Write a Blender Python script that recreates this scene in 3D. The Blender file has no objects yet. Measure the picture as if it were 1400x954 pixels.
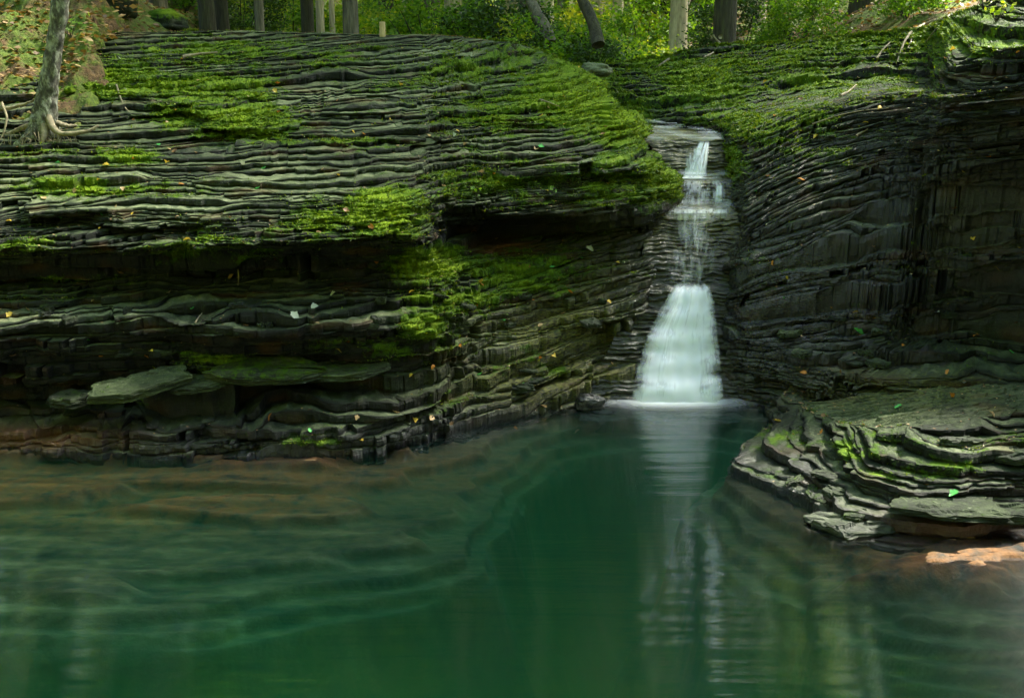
import bpy, math, random
import numpy as np
R = math.radians
sc = bpy.context.scene
COL = sc.collection
rng = np.random.default_rng(7)
random.seed(7)

# ------------------------------------------------------------------ camera
CAM_H, PITCH, FPX, CX, CY = 2.2, R(13.5), 1361.0, 700.0, 477.0
cam_d = bpy.data.cameras.new('camera')
cam = bpy.data.objects.new('camera', cam_d); COL.objects.link(cam)
cam.location = (0, 0, CAM_H)
cam.rotation_euler = (R(90) - PITCH, 0, 0)
cam_d.sensor_width = 36; cam_d.lens = 35
cam_d.clip_start = .05; cam_d.clip_end = 600
sc.camera = cam

# ------------------------------------------------------------------ world and sun
SUN_EL, SUN_AZ = 53, 60      # azimuth measured from +Y (away from the camera) towards +X
w = bpy.data.worlds.new('World'); sc.world = w; w.use_nodes = True
nt = w.node_tree
for n in list(nt.nodes): nt.nodes.remove(n)
sky = nt.nodes.new('ShaderNodeTexSky'); sky.sky_type = 'NISHITA'; sky.sun_disc = False
sky.sun_elevation = R(SUN_EL); sky.sun_rotation = R(SUN_AZ)
sky.air_density = .7; sky.dust_density = 1.6; sky.ozone_density = 0.0
bg = nt.nodes.new('ShaderNodeBackground'); bg.inputs['Strength'].default_value = .085
wo = nt.nodes.new('ShaderNodeOutputWorld')
nt.links.new(sky.outputs[0], bg.inputs[0]); nt.links.new(bg.outputs[0], wo.inputs[0])
sl = bpy.data.lights.new('sun', 'SUN'); sl.energy = 5.0; sl.angle = R(10); sl.color = (1, .95, .82)
so = bpy.data.objects.new('sun', sl); COL.objects.link(so)
so.rotation_euler = (R(90 - SUN_EL), 0, R(180 - SUN_AZ))   # shines from the far right, high up
so.location = (10, 20, 30)
vs = sc.view_settings
vs.view_transform = 'Standard'; vs.look = 'None'; vs.gamma = 1; vs.exposure = 3.68
try: vs.use_curve_mapping = False
except Exception: pass
sc.cycles.max_bounces = 8; sc.cycles.transparent_max_bounces = 16
sc.cycles.diffuse_bounces = 3; sc.cycles.glossy_bounces = 3; sc.cycles.transmission_bounces = 4
sc.cycles.caustics_reflective = False; sc.cycles.caustics_refractive = False
sc.cycles.sample_clamp_indirect = 4

# ------------------------------------------------------------------ view geometry
SA, CA = math.sin(PITCH), math.cos(PITCH)
def PX(px, py, D):
    a = (px - CX) / FPX; b = -(py - CY) / FPX
    dx, dy, dz = a, CA + b * SA, -SA + b * CA
    t = D / dy
    return np.array([dx * t, D, CAM_H + dz * t])
def PZ(px, py, z=0.0):
    a = (px - CX) / FPX; b = -(py - CY) / FPX
    dx, dy, dz = a, CA + b * SA, -SA + b * CA
    t = (z - CAM_H) / dz
    return np.array([dx * t, dy * t, z])
def proj(P):
    x, y, z = P[..., 0], P[..., 1], P[..., 2] - CAM_H
    zc = y * CA - z * SA; yc = y * SA + z * CA
    zc = np.maximum(zc, 1e-3)
    return CX + FPX * x / zc, CY - FPX * yc / zc

# ------------------------------------------------------------------ noise
_p = np.random.default_rng(1).permutation(1024)
PERM = np.concatenate([_p, _p])
_ang = np.random.default_rng(2).uniform(0, 2 * np.pi, 1024)
G2 = np.stack([np.cos(_ang), np.sin(_ang)], 1)
_g = np.random.default_rng(3).normal(size=(1024, 3)); G3 = _g / np.linalg.norm(_g, axis=1, keepdims=True)
def _f(t): return t * t * t * (t * (t * 6 - 15) + 10)
def n2(x, y, seed=0):
    x, y = np.broadcast_arrays(np.asarray(x, float), np.asarray(y, float))
    xi = np.floor(x).astype(np.int64); yi = np.floor(y).astype(np.int64)
    xf = x - xi; yf = y - yi; u = _f(xf); v = _f(yf)
    def g(a, b):
        h = PERM[(PERM[(xi + a + seed * 57) & 1023] + yi + b) & 1023]
        return G2[h, 0] * (xf - a) + G2[h, 1] * (yf - b)
    a0 = g(0, 0); a1 = g(1, 0); b0 = g(0, 1); b1 = g(1, 1)
    return 1.5 * ((a0 + u * (a1 - a0)) * (1 - v) + v * (b0 + u * (b1 - b0)))
def n3(x, y, z, seed=0):
    x, y, z = np.broadcast_arrays(np.asarray(x, float), np.asarray(y, float), np.asarray(z, float))
    xi = np.floor(x).astype(np.int64); yi = np.floor(y).astype(np.int64); zi = np.floor(z).astype(np.int64)
    xf = x - xi; yf = y - yi; zf = z - zi; u = _f(xf); v = _f(yf); w_ = _f(zf)
    def g(a, b, c):
        h = PERM[(PERM[(PERM[(xi + a + seed * 57) & 1023] + yi + b) & 1023] + zi + c) & 1023]
        return G3[h, 0] * (xf - a) + G3[h, 1] * (yf - b) + G3[h, 2] * (zf - c)
    r = 0
    for c, wz in ((0, 1 - w_), (1, w_)):
        a0 = g(0, 0, c); a1 = g(1, 0, c); b0 = g(0, 1, c); b1 = g(1, 1, c)
        r = r + wz * ((a0 + u * (a1 - a0)) * (1 - v) + v * (b0 + u * (b1 - b0)))
    return 1.5 * r
def fbm2(x, y, o=4, seed=0):
    r = 0; a = 1
    for i in range(o): r = r + a * n2(x * 2 ** i, y * 2 ** i, seed + i * 7); a *= .5
    return r
def fbm3(x, y, z, o=3, seed=0):
    r = 0; a = 1
    for i in range(o): r = r + a * n3(x * 2 ** i, y * 2 ** i, z * 2 ** i, seed + i * 7); a *= .5
    return r
def sst(a, b, x):
    t = np.clip((x - a) / (b - a), 0, 1); return t * t * (3 - 2 * t)

# ------------------------------------------------------------------ materials
def new_mat(name):
    m = bpy.data.materials.new(name); m.use_nodes = True
    t = m.node_tree
    for n in list(t.nodes): t.nodes.remove(n)
    return m, t, t.nodes.new('ShaderNodeOutputMaterial')
def N(t, kind, **kw):
    n = t.nodes.new('ShaderNode' + kind)
    for k, v in kw.items():
        if k.startswith('_'): setattr(n, k[1:], v)
        else:
            n.inputs[k.replace('__', ' ')].default_value = v
    return n
def L(t, a, ai, b, bi): t.links.new(a.outputs[ai], b.inputs[bi])
def noise(t, scale, detail=4, rough=.6, vec=None):
    n = N(t, 'TexNoise'); n.inputs['Scale'].default_value = scale; n.inputs['Detail'].default_value = detail
    n.inputs['Roughness'].default_value = rough
    if vec is not None: t.links.new(vec, n.inputs['Vector'])
    return n
def ramp(t, fac, stops):
    r = t.nodes.new('ShaderNodeValToRGB')
    el = r.color_ramp.elements
    while len(el) > 1: el.remove(el[0])
    el[0].position = stops[0][0]; el[0].color = (*stops[0][1], 1)
    for p, c in stops[1:]:
        e = el.new(p); e.color = (*c, 1)
    t.links.new(fac, r.inputs[0]); return r
def math_(t, op, a, b=None, clamp=False):
    m = t.nodes.new('ShaderNodeMath'); m.operation = op; m.use_clamp = clamp
    for i, v in enumerate((a, b)):
        if v is None: continue
        if isinstance(v, (int, float)): m.inputs[i].default_value = v
        else: t.links.new(v, m.inputs[i])
    return m.outputs[0]
def mixc(t, fac, a, b, mode='MIX'):
    m = t.nodes.new('ShaderNodeMix'); m.data_type = 'RGBA'; m.blend_type = mode
    for i, v in ((0, fac), (6, a), (7, b)):
        if isinstance(v, (int, float)): m.inputs[i].default_value = v
        elif isinstance(v, tuple): m.inputs[i].default_value = (*v, 1)
        else: t.links.new(v, m.inputs[i])
    return m.outputs[2]
def attr(t, name):
    a = t.nodes.new('ShaderNodeAttribute'); a.attribute_name = name; return a

MOSS_DARK, MOSS_MID, MOSS_BRIGHT = (.014, .036, .003), (.052, .112, .005), (.19, .28, .008)
def rock_material(name):
    m, t, out = new_mat(name)
    p = N(t, 'BsdfPrincipled')
    geo = N(t, 'NewGeometry'); pos = geo.outputs['Position']
    mp = N(t, 'Mapping'); mp.inputs['Scale'].default_value = (1, 1, 5); t.links.new(pos, mp.inputs[0])
    nA = noise(t, 3.0, 6, .65, mp.outputs[0]); nB = noise(t, 28, 5, .65, mp.outputs[0]); nC = noise(t, 90, 5, .75, pos)
    tone = attr(t, 'tone').outputs['Fac']; wet = attr(t, 'wet').outputs['Fac']; moss = attr(t, 'moss').outputs['Fac']
    rust = attr(t, 'rust').outputs['Fac']; gold = attr(t, 'gold').outputs['Fac']
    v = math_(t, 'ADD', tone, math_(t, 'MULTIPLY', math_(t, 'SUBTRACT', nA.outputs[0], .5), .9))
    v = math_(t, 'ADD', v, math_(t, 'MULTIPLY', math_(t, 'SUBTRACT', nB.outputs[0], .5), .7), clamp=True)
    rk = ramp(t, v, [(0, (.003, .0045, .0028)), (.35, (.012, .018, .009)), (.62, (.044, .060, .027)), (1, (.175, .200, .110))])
    rkc = mixc(t, .8, rk.outputs[0], ramp(t, nC.outputs[0], [(.30, (.45, .45, .45)), (.5, (.95, .95, .95)), (.72, (1.7, 1.65, 1.5))]).outputs[0], 'MULTIPLY')
    c = mixc(t, math_(t, 'MULTIPLY', rust, nA.outputs[0], clamp=True), rkc, (.19, .075, .018))
    gm = math_(t, 'MULTIPLY', gold, ramp(t, nB.outputs[0], [(.42, (0, 0, 0)), (.62, (1, 1, 1))]).outputs[0], clamp=True)
    c = mixc(t, gm, c, (.17, .17, .035))
    # lichen specks
    nL = noise(t, 55, 3, .7, pos)
    lm = ramp(t, nL.outputs[0], [(.62, (0, 0, 0)), (.70, (1, 1, 1))])
    c = mixc(t, math_(t, 'MULTIPLY', lm.outputs[0], math_(t, 'MULTIPLY', tone, .8), clamp=True), c, (.30, .34, .22))
    dark = mixc(t, math_(t, 'MULTIPLY', wet, .55), c, (0.006, .008, .009))
    # moss
    nM = noise(t, 17, 6, .72, pos)
    mm = math_(t, 'ADD', moss, math_(t, 'MULTIPLY', math_(t, 'SUBTRACT', nM.outputs[0], .5), 1.5))
    mf = ramp(t, mm, [(.42, (0, 0, 0)), (.62, (1, 1, 1))]).outputs[0]
    nM2 = noise(t, 6, 5, .7, pos)
    mv = math_(t, 'ADD', math_(t, 'MULTIPLY', moss, .55), math_(t, 'MULTIPLY', math_(t, 'SUBTRACT', nM2.outputs[0], .33), 1.1))
    mc = ramp(t, mv, [(.1, MOSS_DARK), (.45, MOSS_MID), (.95, MOSS_BRIGHT)])
    mc2 = mixc(t, .75, mc.outputs[0], ramp(t, nC.outputs[0], [(.3, (.35, .35, .3)), (.7, (1.35, 1.3, 1.2))]).outputs[0], 'MULTIPLY')
    col = mixc(t, mf, dark, mc2)
    t.links.new(col, p.inputs['Base Color'])
    ro = math_(t, 'SUBTRACT', .72, math_(t, 'MULTIPLY', wet, .46))
    ro = math_(t, 'ADD', ro, math_(t, 'MULTIPLY', math_(t, 'SUBTRACT', nB.outputs[0], .5), .35))
    ro = math_(t, 'MAXIMUM', ro, math_(t, 'MULTIPLY', mf, .9), clamp=True)
    t.links.new(ro, p.inputs['Roughness'])
    t.links.new(math_(t, 'ADD', .18, math_(t, 'MULTIPLY', wet, .45)), p.inputs['Specular IOR Level'])
    h = math_(t, 'ADD', math_(t, 'MULTIPLY', nB.outputs[0], 1.0), math_(t, 'MULTIPLY', nC.outputs[0], .35))
    h = math_(t, 'ADD', h, math_(t, 'MULTIPLY', math_(t, 'MULTIPLY', mf, nM.outputs[0]), 1.2))
    b = N(t, 'Bump'); b.inputs['Strength'].default_value = .8; b.inputs['Distance'].default_value = .012
    t.links.new(h, b.inputs['Height']); L(t, b, 0, p, 'Normal')
    L(t, p, 0, out, 0)
    return m
ROCK = rock_material('layered_rock')

def simple_mat(name, stops, scale=8, rough=.8, stretch=(1, 1, 1), bump=.5, dist=.01, spec=.4, detail=5, trans=0.0, obj_rand=0):
    m, t, out = new_mat(name)
    p = N(t, 'BsdfPrincipled')
    tc = N(t, 'TexCoord'); mp = N(t, 'Mapping'); mp.inputs['Scale'].default_value = stretch
    t.links.new(tc.outputs['Object'], mp.inputs[0])
    n = noise(t, scale, detail, .65, mp.outputs[0])
    f = n.outputs[0]
    if obj_rand:
        oi = N(t, 'ObjectInfo'); f = math_(t, 'ADD', f, math_(t, 'MULTIPLY', math_(t, 'SUBTRACT', oi.outputs['Random'], .5), obj_rand), clamp=True)
    r = ramp(t, f, stops)
    t.links.new(r.outputs[0], p.inputs['Base Color'])
    p.inputs['Roughness'].default_value = rough; p.inputs['Specular IOR Level'].default_value = spec
    if bump:
        b = N(t, 'Bump'); b.inputs['Strength'].default_value = bump; b.inputs['Distance'].default_value = dist
        L(t, n, 0, b, 'Height'); L(t, b, 0, p, 'Normal')
    if trans:
        tr = N(t, 'BsdfTranslucent'); t.links.new(r.outputs[0], tr.inputs[0])
        mx = N(t, 'MixShader'); mx.inputs[0].default_value = trans
        L(t, p, 0, mx, 1); L(t, tr, 0, mx, 2); L(t, mx, 0, out, 0)
    else: L(t, p, 0, out, 0)
    return m
def leaf_material(name, c0, c1, c2, trans=.5):
    m, t, out = new_mat(name)
    p = N(t, 'BsdfPrincipled'); p.inputs['Roughness'].default_value = .5
    geo = N(t, 'NewGeometry')
    r = ramp(t, geo.outputs['Random Per Island'], [(0, c0), (.5, c1), (1, c2)])
    t.links.new(r.outputs[0], p.inputs['Base Color'])
    tr = N(t, 'BsdfTranslucent')
    hc = mixc(t, 1.0, r.outputs[0], (1.6, 1.5, .6), 'MULTIPLY'); t.links.new(hc, tr.inputs[0])
    mx = N(t, 'MixShader'); mx.inputs[0].default_value = trans
    L(t, p, 0, mx, 1); L(t, tr, 0, mx, 2); L(t, mx, 0, out, 0)
    return m
M_BARK = simple_mat('grey_bark', [(.3, (.035, .032, .022)), (.55, (.12, .11, .075)), (.75, (.22, .20, .14))], 6, .85, (3, 3, .6), .9, .03)
M_BARKL = simple_mat('pale_bark', [(.3, (.26, .21, .13)), (.55, (.48, .40, .26)), (.75, (.66, .56, .38))], 6, .8, (3, 3, .7), .7, .02)
M_BARKD = simple_mat('dark_bark', [(.3, (.014, .014, .009)), (.55, (.045, .042, .024)), (.8, (.09, .10, .035))], 6, .9, (3, 3, .6), .9, .03)
M_LICHEN = simple_mat('lichen_bark', [(.34, (.022, .020, .014)), (.48, (.07, .07, .05)), (.56, (.19, .20, .15)), (.76, (.40, .42, .34))], 16, .85, (1.3, 1.3, .7), 1.0, .02)
M_ROOT = simple_mat('root_bark', [(.3, (.09, .075, .045)), (.6, (.26, .22, .14)), (.85, (.42, .37, .26))], 20, .8, (1, 1, 1), .6, .008)
M_LEAF = leaf_material('green_leaves', (.045, .12, .008), (.10, .22, .012), (.19, .33, .02), .55)
M_LEAFY = leaf_material('yellow_green_leaves', (.10, .20, .01), (.22, .33, .02), (.42, .42, .04), .6)
M_LEAFD = leaf_material('dark_green_leaves', (.012, .035, .005), (.03, .075, .008), (.06, .12, .012), .35)
M_LITTER = leaf_material('leaf_litter', (.10, .05, .02), (.22, .13, .05), (.38, .26, .12), .2)
M_MOSS = leaf_material('moss_tufts', (.035, .075, .004), (.085, .15, .007), (.20, .27, .010), .35)
M_WOOD = simple_mat('cut_wood', [(.3, (.35, .26, .12)), (.7, (.55, .43, .22))], 12, .7, (3, 3, .5), .3, .005)
M_GROUND = None

# ------------------------------------------------------------------ object helpers
def tag(o, label=None, cat=None, group=None, kind=None):
    if label: o['label'] = label
    if cat: o['category'] = cat
    if group: o['group'] = group
    if kind: o['kind'] = kind
    return o
def raw_mesh(name, V, F, mat, attrs=None, smooth=False):
    V = np.ascontiguousarray(V, dtype=np.float32); F = np.ascontiguousarray(F, dtype=np.int32)
    me = bpy.data.meshes.new(name)
    k = F.shape[1]
    me.vertices.add(len(V)); me.vertices.foreach_set('co', V.ravel())
    me.loops.add(F.size); me.loops.foreach_set('vertex_index', F.ravel())
    me.polygons.add(len(F)); me.polygons.foreach_set('loop_start', np.arange(0, F.size, k, dtype=np.int32))
    try: me.polygons.foreach_set('loop_total', np.full(len(F), k, dtype=np.int32))
    except Exception: pass
    me.update(calc_edges=True)
    if attrs:
        for n, a in attrs.items():
            at = me.attributes.new(n, 'FLOAT', 'POINT'); at.data.foreach_set('value', np.ascontiguousarray(a, dtype=np.float32).ravel())
    me.polygons.foreach_set('use_smooth', np.full(len(F), smooth, dtype=bool))
    if mat: me.materials.append(mat)
    return me
def link(name, me, parent=None, loc=None):
    o = bpy.data.objects.new(name, me); COL.objects.link(o)
    if parent is not None: o.parent = parent
    if loc is not None: o.location = loc
    return o
def empty(name, loc, rz=0):
    o = bpy.data.objects.new(name, None); COL.objects.link(o); o.location = loc; o.rotation_euler = (0, 0, rz); o.empty_display_size = .1
    return o
def grid_faces(nr, nc, flip=False):
    i = np.arange(nr * nc).reshape(nr, nc)
    f = np.stack([i[:-1, :-1], i[:-1, 1:], i[1:, 1:], i[1:, :-1]], -1).reshape(-1, 4)
    return f[:, ::-1] if flip else f
def gauss1(A, sig, axis=0):
    if sig <= 0: return A
    n = int(3 * sig) + 1
    k = np.exp(-.5 * (np.arange(-n, n + 1) / sig) ** 2); k /= k.sum()
    A = np.moveaxis(A, axis, 0)
    Ap = np.concatenate([2 * A[:1] - A[n:0:-1], A, 2 * A[-1:] - A[-2:-n - 2:-1]], 0)
    out = np.zeros_like(A)
    for j, kk in enumerate(k): out += kk * Ap[j:j + len(A)]
    return np.moveaxis(out, 0, axis)

# ------------------------------------------------------------------ moss field: patches given by where they lie on the rock
MOSS = [  # px, py, rx, ry, amount
 (800,125,75,55,1.0),(850,165,45,40,1.0),(730,150,130,35,.62),(700,90,120,30,.55),(620,170,90,25,.35),(560,110,140,30,.33),
 (905,240,35,35,.9),(850,250,90,40,.62),(740,250,110,35,.5),(650,245,80,25,.55),(720,215,120,20,.35),
 (520,290,55,32,1.0),(440,300,60,28,.72),(330,330,80,30,.5),(250,345,90,20,.45),(330,170,70,25,.8),(250,155,70,22,.75),(270,120,90,22,.75),
 (150,110,90,25,.75),(180,215,40,12,.8),(90,255,60,14,.7),(70,215,60,14,.3),(200,260,60,10,.5),(300,75,120,25,.6),(430,80,120,20,.4),(500,200,80,18,.35),
 (40,330,60,20,.5),(590,365,45,28,.95),(620,410,60,28,.85),(580,450,40,25,.85),(560,480,60,25,.6),(700,380,90,32,.72),(650,480,70,35,.45),(700,500,60,30,.5),
 (500,520,80,30,.35),(600,545,60,25,.45),(330,495,90,14,.7),(190,545,90,10,.4),(450,470,60,20,.35),(440,600,80,18,.3),(800,370,80,40,.35),
 (1000,220,22,25,1.0),(960,120,110,40,.85),(1080,100,150,60,.68),(1080,170,110,25,.72),(1050,190,70,22,.7),(1200,60,140,50,.7),(1300,40,120,50,.75),(1220,110,60,30,.6),(900,90,70,20,.9),
 (1130,215,80,20,.5),(1250,350,80,20,.35),(1200,420,80,20,.3),(1150,610,110,22,.55),(1280,640,120,20,.45),(1340,600,80,14,.5),(1100,590,60,25,.5),(1060,645,50,14,.35),
 (1350,480,60,18,.4),(1020,330,50,60,.15),(1110,340,90,40,.28),(30,400,60,16,.3),(100,380,90,10,.4),
]
def moss_at(px, py):
    m = np.zeros(px.shape, np.float32)
    for x, y, rx, ry, a in MOSS:
        d = ((px - x) / rx) ** 2 + ((py - y) / ry) ** 2
        m = np.maximum(m, a * np.exp(-.55 * d))
    return m
def blob(px, py, x, y, rx, ry): return np.exp(-.6 * (((px - x) / rx) ** 2 + ((py - y) / ry) ** 2))

DEBRIS = []
TUFT_P, TUFT_N, TUFT_W = [], [], []
# ------------------------------------------------------------------ stratified rock mass from plan stations and height knots
def cliff(name, nodes, step, g, thick, seed, prot, label, sig=.10, cap_rows=0, smooth_s=0, tex=None, wetf=None, tonef=None, s_range=None, moss_gain=1.0, carve=(), JA=1.0):
    K = np.array([[PX(*q) if len(q) == 3 else np.array(q[:3]) for q in st] for st in nodes])      # S x M x 3
    S, M = K.shape[:2]
    mid = K[:, 1:M - 1, :2]
    du = np.sqrt((np.diff(mid, axis=0) ** 2).sum(-1)).max(1)
    us = np.concatenate([[0], np.cumsum(du)])
    NU = int(us[-1] / step)
    u = np.linspace(0, us[-1], NU)
    Kf = np.empty((NU, M, 3))
    for m in range(M):
        for c in range(3): Kf[:, m, c] = np.interp(u, us, K[:, m, c])
    Kf = gauss1(Kf, sig / step, 0)
    s_m = Kf[..., 2] - g(Kf[..., 0], Kf[..., 1], Kf[..., 2])
    for m in range(1, M): s_m[:, m] = np.maximum(s_m[:, m], s_m[:, m - 1] + .012)
    r = np.random.default_rng(seed)
    smin, smax = (s_m[:, 0].min(), s_m[:, -1].max()) if s_range is None else s_range
    ss = [smin]
    while ss[-1] < smax: ss.append(ss[-1] + thick(ss[-1], r))
    ss = np.array(ss); NL = len(ss) - 1
    und = lambda s: .018 * n2(u / 1.9, s * 2.0 + 3, seed) + .008 * n2(u / .6, s * 5 + 9, seed + 3)
    XYat = np.empty((NL + 1, NU, 2)); 
    sb = np.empty((NL + 1, NU))
    tl = np.diff(ss); cum = np.zeros((NL + 1, NU))
    for k in range(NL):
        uo = u + r.random() * 300
        f_ = np.exp(.7 * n2(uo / 1.8, 0 * u + .5, seed + 61) + .25 * n2(uo / .5, 0 * u + .5, seed + 62)) * (.08 + sst(-.35, .10, n2(uo / 1.0, 0 * u + .5, seed + 63)))
        cum[k + 1] = cum[k] + tl[k] * f_
    # hold the drift of the beds near their mean course
    lin = ss[:, None] - ss[0]
    q = cum / cum[-1] * lin[-1]
    dr_ = gauss1(q - lin, 2.2, 0)
    sb = ss[0] + q - 1.0 * dr_
    for k in range(NL + 1): sb[k] += und(ss[k])
    sb = np.maximum.accumulate(sb, 0)
    lo = s_m[:, 0] ; hi = s_m[:, -1]
    sb = np.clip(sb, lo[None], hi[None])
    if smooth_s:
        pass
    for i in range(NU):
        XYat[:, i, 0] = np.interp(sb[:, i], s_m[i], Kf[i, :, 0])
        XYat[:, i, 1] = np.interp(sb[:, i], s_m[i], Kf[i, :, 1])
    # outward horizontal normal, from the smoothed plan curve of each layer
    T = np.gradient(gauss1(XYat, .12 / step, 1), axis=1)
    Nn = np.stack([T[..., 1], -T[..., 0]], -1); Nn /= np.maximum(np.linalg.norm(Nn, axis=-1, keepdims=True), 1e-6)
    rows, rs, rk, rt = [], [], [], []
    face = []
    XM = .5 * (XYat[:-1] + XYat[1:])
    P = np.empty((NL, NU))
    tlay = np.diff(ss)
    bed = 0.0
    for k in range(NL):
        sk = ss[k]
        A = prot(sk)
        o_ = r.random(9) * 400; h_ = np.full(NU, .5)
        p = .060 * n2(u / 2.0, sk / .22, seed + 11) + .026 * n2(u / .8, sk / .09, seed + 12)
        p += .026 * n2((u + o_[0]) / 1.5, h_, seed + 13) + .018 * n2((u + o_[1]) / .25, h_, seed + 14) + .010 * min(1.0, .022 / max(tlay[min(k, NL - 1)], .01)) * n2((u + o_[2]) / .07, h_, seed + 15)
        # joints: block edges, where a plate breaks off sharply
        nb = n2((u + o_[3]) / .34, h_, seed + 16); nb2 = n2((u + o_[4]) / .12, h_, seed + 21)
        jz = 1.0 if k + 1 >= len(ss) else float(np.clip(.03 / (ss[k + 1] - ss[k]), .25, 1.0))
        p += jz * JA * (.022 * np.tanh(nb * 16) + .009 * np.tanh(nb2 * 18))
        if r.random() < .30: p -= (.03 + .09 * r.random()) * sst(-.3, .2, n2((u + o_[5]) / .8, h_, seed + 17))
        if r.random() < .16: p += (.02 + .05 * r.random()) * sst(0, .3, n2((u + o_[6]) / .6, h_, seed + 18))
        cpx, cpy = proj(np.stack([XM[k, :, 0], XM[k, :, 1], sk + 0 * u + g(XM[k, :, 0], XM[k, :, 1], sk)], -1))
        for cx_, cy_, crx, cry, am in carve: p -= am * np.exp(-(((cpx - cx_) / crx) ** 4 + ((cpy - cy_) / cry) ** 4))
        P[k] = p * A
    for k in range(1, NL):
        wm = sst(.02, .12, n2(u / .8 + k * .13, k * .55 + .5, seed + 22) + .25 * n2(u / .1, k * .55 + .5, seed + 23))
        P[k] = P[k] * (1 - wm) + P[k - 1] * wm
        thin = (sb[k + 1] - sb[k]) < .002
        P[k] = np.where(thin, P[k - 1], P[k])
    lt = r.random(NL)
    FX = XM + Nn[:-1] * P[..., None]
    Nl = Nn[:-1]
    for k in range(NL):
        t = sb[k + 1] - sb[k]
        e = np.minimum(.35 * t, .012)
        rough = .3 + .7 * lt[k]
        for f_, ins in ((.06, 1.0), (.3, .15), (.72, 0.0), (.97, .8 * rough)):
            rows.append(FX[k] - Nl[k] * (e * ins)[:, None]); rs.append(sb[k] + t * f_); rk.append(k); rt.append(0)
        if k < NL - 1:
            nxt = FX[k + 1] - Nl[k + 1] * .004; cur = rows[-1]
            wdt = np.abs(((nxt - cur) * Nl[k]).sum(-1))
            for f_ in (.25, .55, .85):
                rows.append(cur + (nxt - cur) * f_)
                rs.append(sb[k + 1] + .10 * wdt * n2(u / .12, k * 1.9 + f_ * 2, seed + 20) * 1.0); rk.append(k); rt.append(1)
    if cap_rows:
        cur = rows[-1]; back = Kf[:, -1, :2] - Nl[-1] * 0 + (Kf[:, -1, :2] - Kf[:, -2, :2]) * .001
        tgt = tex(np.linspace(0, 1, NU))
        base = rs[-1] * 1.0
        for j in range(1, cap_rows + 1):
            f_ = j / cap_rows
            q = cur + (tgt - cur) * f_
            h = 3.2 * fbm2(q[:, 0] / .8, q[:, 1] / .35, 3, seed + 60) + .8 * n2(q[:, 0] / .1, q[:, 1] / .06, seed + 61)
            h = np.floor(h) + sst(.0, .18, h - np.floor(h))
            rows.append(q); rs.append(base + .014 * h * min(1, j / 4) + .08 * f_ ** 2); rk.append(NL - 1); rt.append(1)
    RW = np.array(rows); RS = np.array(rs); RK = np.array(rk); RT = np.array(rt)
    V = np.empty((len(RW), NU, 3)); V[..., :2] = RW; V[..., 2] = RS + g(RW[..., 0], RW[..., 1], RS)
    x, y, z = V[..., 0], V[..., 1], V[..., 2]
    a = .012 * n3(x / .11, y / .11, z / .05, seed + 30) + .006 * n3(x / .04, y / .04, z / .02, seed + 31) + .003 * n3(x / .015, y / .015, z / .01, seed + 32)
    nrm = np.stack([Nn[RK, :, 0], Nn[RK, :, 1]], -1)
    V[..., :2] += nrm * a[..., None]
    V[..., 2] += (.45 * np.where(RT[:, None] == 1, 1.0, .25)) * (.010 * n3(x / .09, y / .09, z / .3, seed + 33) + .005 * n3(x / .03, y / .03, z / .1, seed + 34))
    px, py = proj(V)
    mo = moss_at(px, py)
    mo = mo * moss_gain * 1.08 + .10 * sst(.4, 1.2, z) + .16 * n3(x / .5, y / .5, z / .12, seed + 40) + .34 * n3(x / .25, y / .25, z / .035, seed + 43) + .18 * n3(x / .9, y / .9, z / .25, seed + 47)
    mk = np.clip((mo - .35) / .45, 0, 1) * np.clip(.55 + .9 * n3(x / .06, y / .06, z / .05, seed + 45) + .5 * n3(x / .02, y / .02, z / .02, seed + 46), 0, 1.6)
    V[..., :2] += nrm * (.022 * mk * (y / 8))[..., None]; V[..., 2] += .016 * mk * (y / 8)
    # moss keeps to the tops and lips of the plates
    mo = mo - np.where(RT[:, None] == 1, 0, .10) 
    tone = (.27 + .32 * (lt[RK] - .5))[:, None] + .30 * n3(x / .7, y / .7, z / .10, seed + 41) + np.where(RT[:, None] == 1, .37, -.13)  # treads painted lighter, risers darker, for the look of light from above
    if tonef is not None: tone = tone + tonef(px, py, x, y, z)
    wet = np.clip(1 - (z - .02) / .22, 0, 1) * .8
    if wetf is not None: wet = np.maximum(wet, wetf(px, py, x, y, z))
    wet = np.clip(wet + .3 * n3(x / .4, y / .4, z / .1, seed + 42), 0, 1)
    gold = blob(px, py, 790, 520, 110, 35) + blob(px, py, 760, 450, 90, 25) * .8 + blob(px, py, 830, 430, 70, 100) * .6 + blob(px, py, 1200, 530, 110, 22) * .6 + blob(px,py,640,240,120,40)*.1
    rust = blob(px, py, 30, 600, 80, 14) * 1.5 + blob(px, py, 690, 340, 30, 8) * 1.2 + .25 * sst(.2, .6, n3(x / .3, y / .3, z / .08, seed + 44)) + blob(px, py, 1330, 735, 90, 25) * 1.3
    F = grid_faces(len(RW), NU)
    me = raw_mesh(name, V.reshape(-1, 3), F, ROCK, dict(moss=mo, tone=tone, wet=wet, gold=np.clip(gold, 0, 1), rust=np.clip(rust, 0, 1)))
    o = tag(link(name, me), label, None, None, 'structure')
    # spots for specks of debris on the treads
    dk = np.where(((RT[:, None] == 1) & (px > -40) & (px < 1440) & (py > 0) & (py < 760) & ~((px > 860) & (px < 1000) & (py > 160))).reshape(-1))[0]
    DEBRIS.append(V.reshape(-1, 3)[r.choice(dk, 3200 if name == 'rock_cliff' else 900)])
    # sample tuft spots
    V2 = V.reshape(-1, 3)
    mof = (mo + .35 * n3(x / .06, y / .06, z / .06, seed + 50)).reshape(-1)
    okp = (px.reshape(-1) > -60) & (px.reshape(-1) < 1460) & (py.reshape(-1) < 800) & (py.reshape(-1) > -40)
    c = np.where((mof > .42) & okp)[0]
    wgt = np.clip(mof[c], 0, 1.2) ** 2
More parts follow.
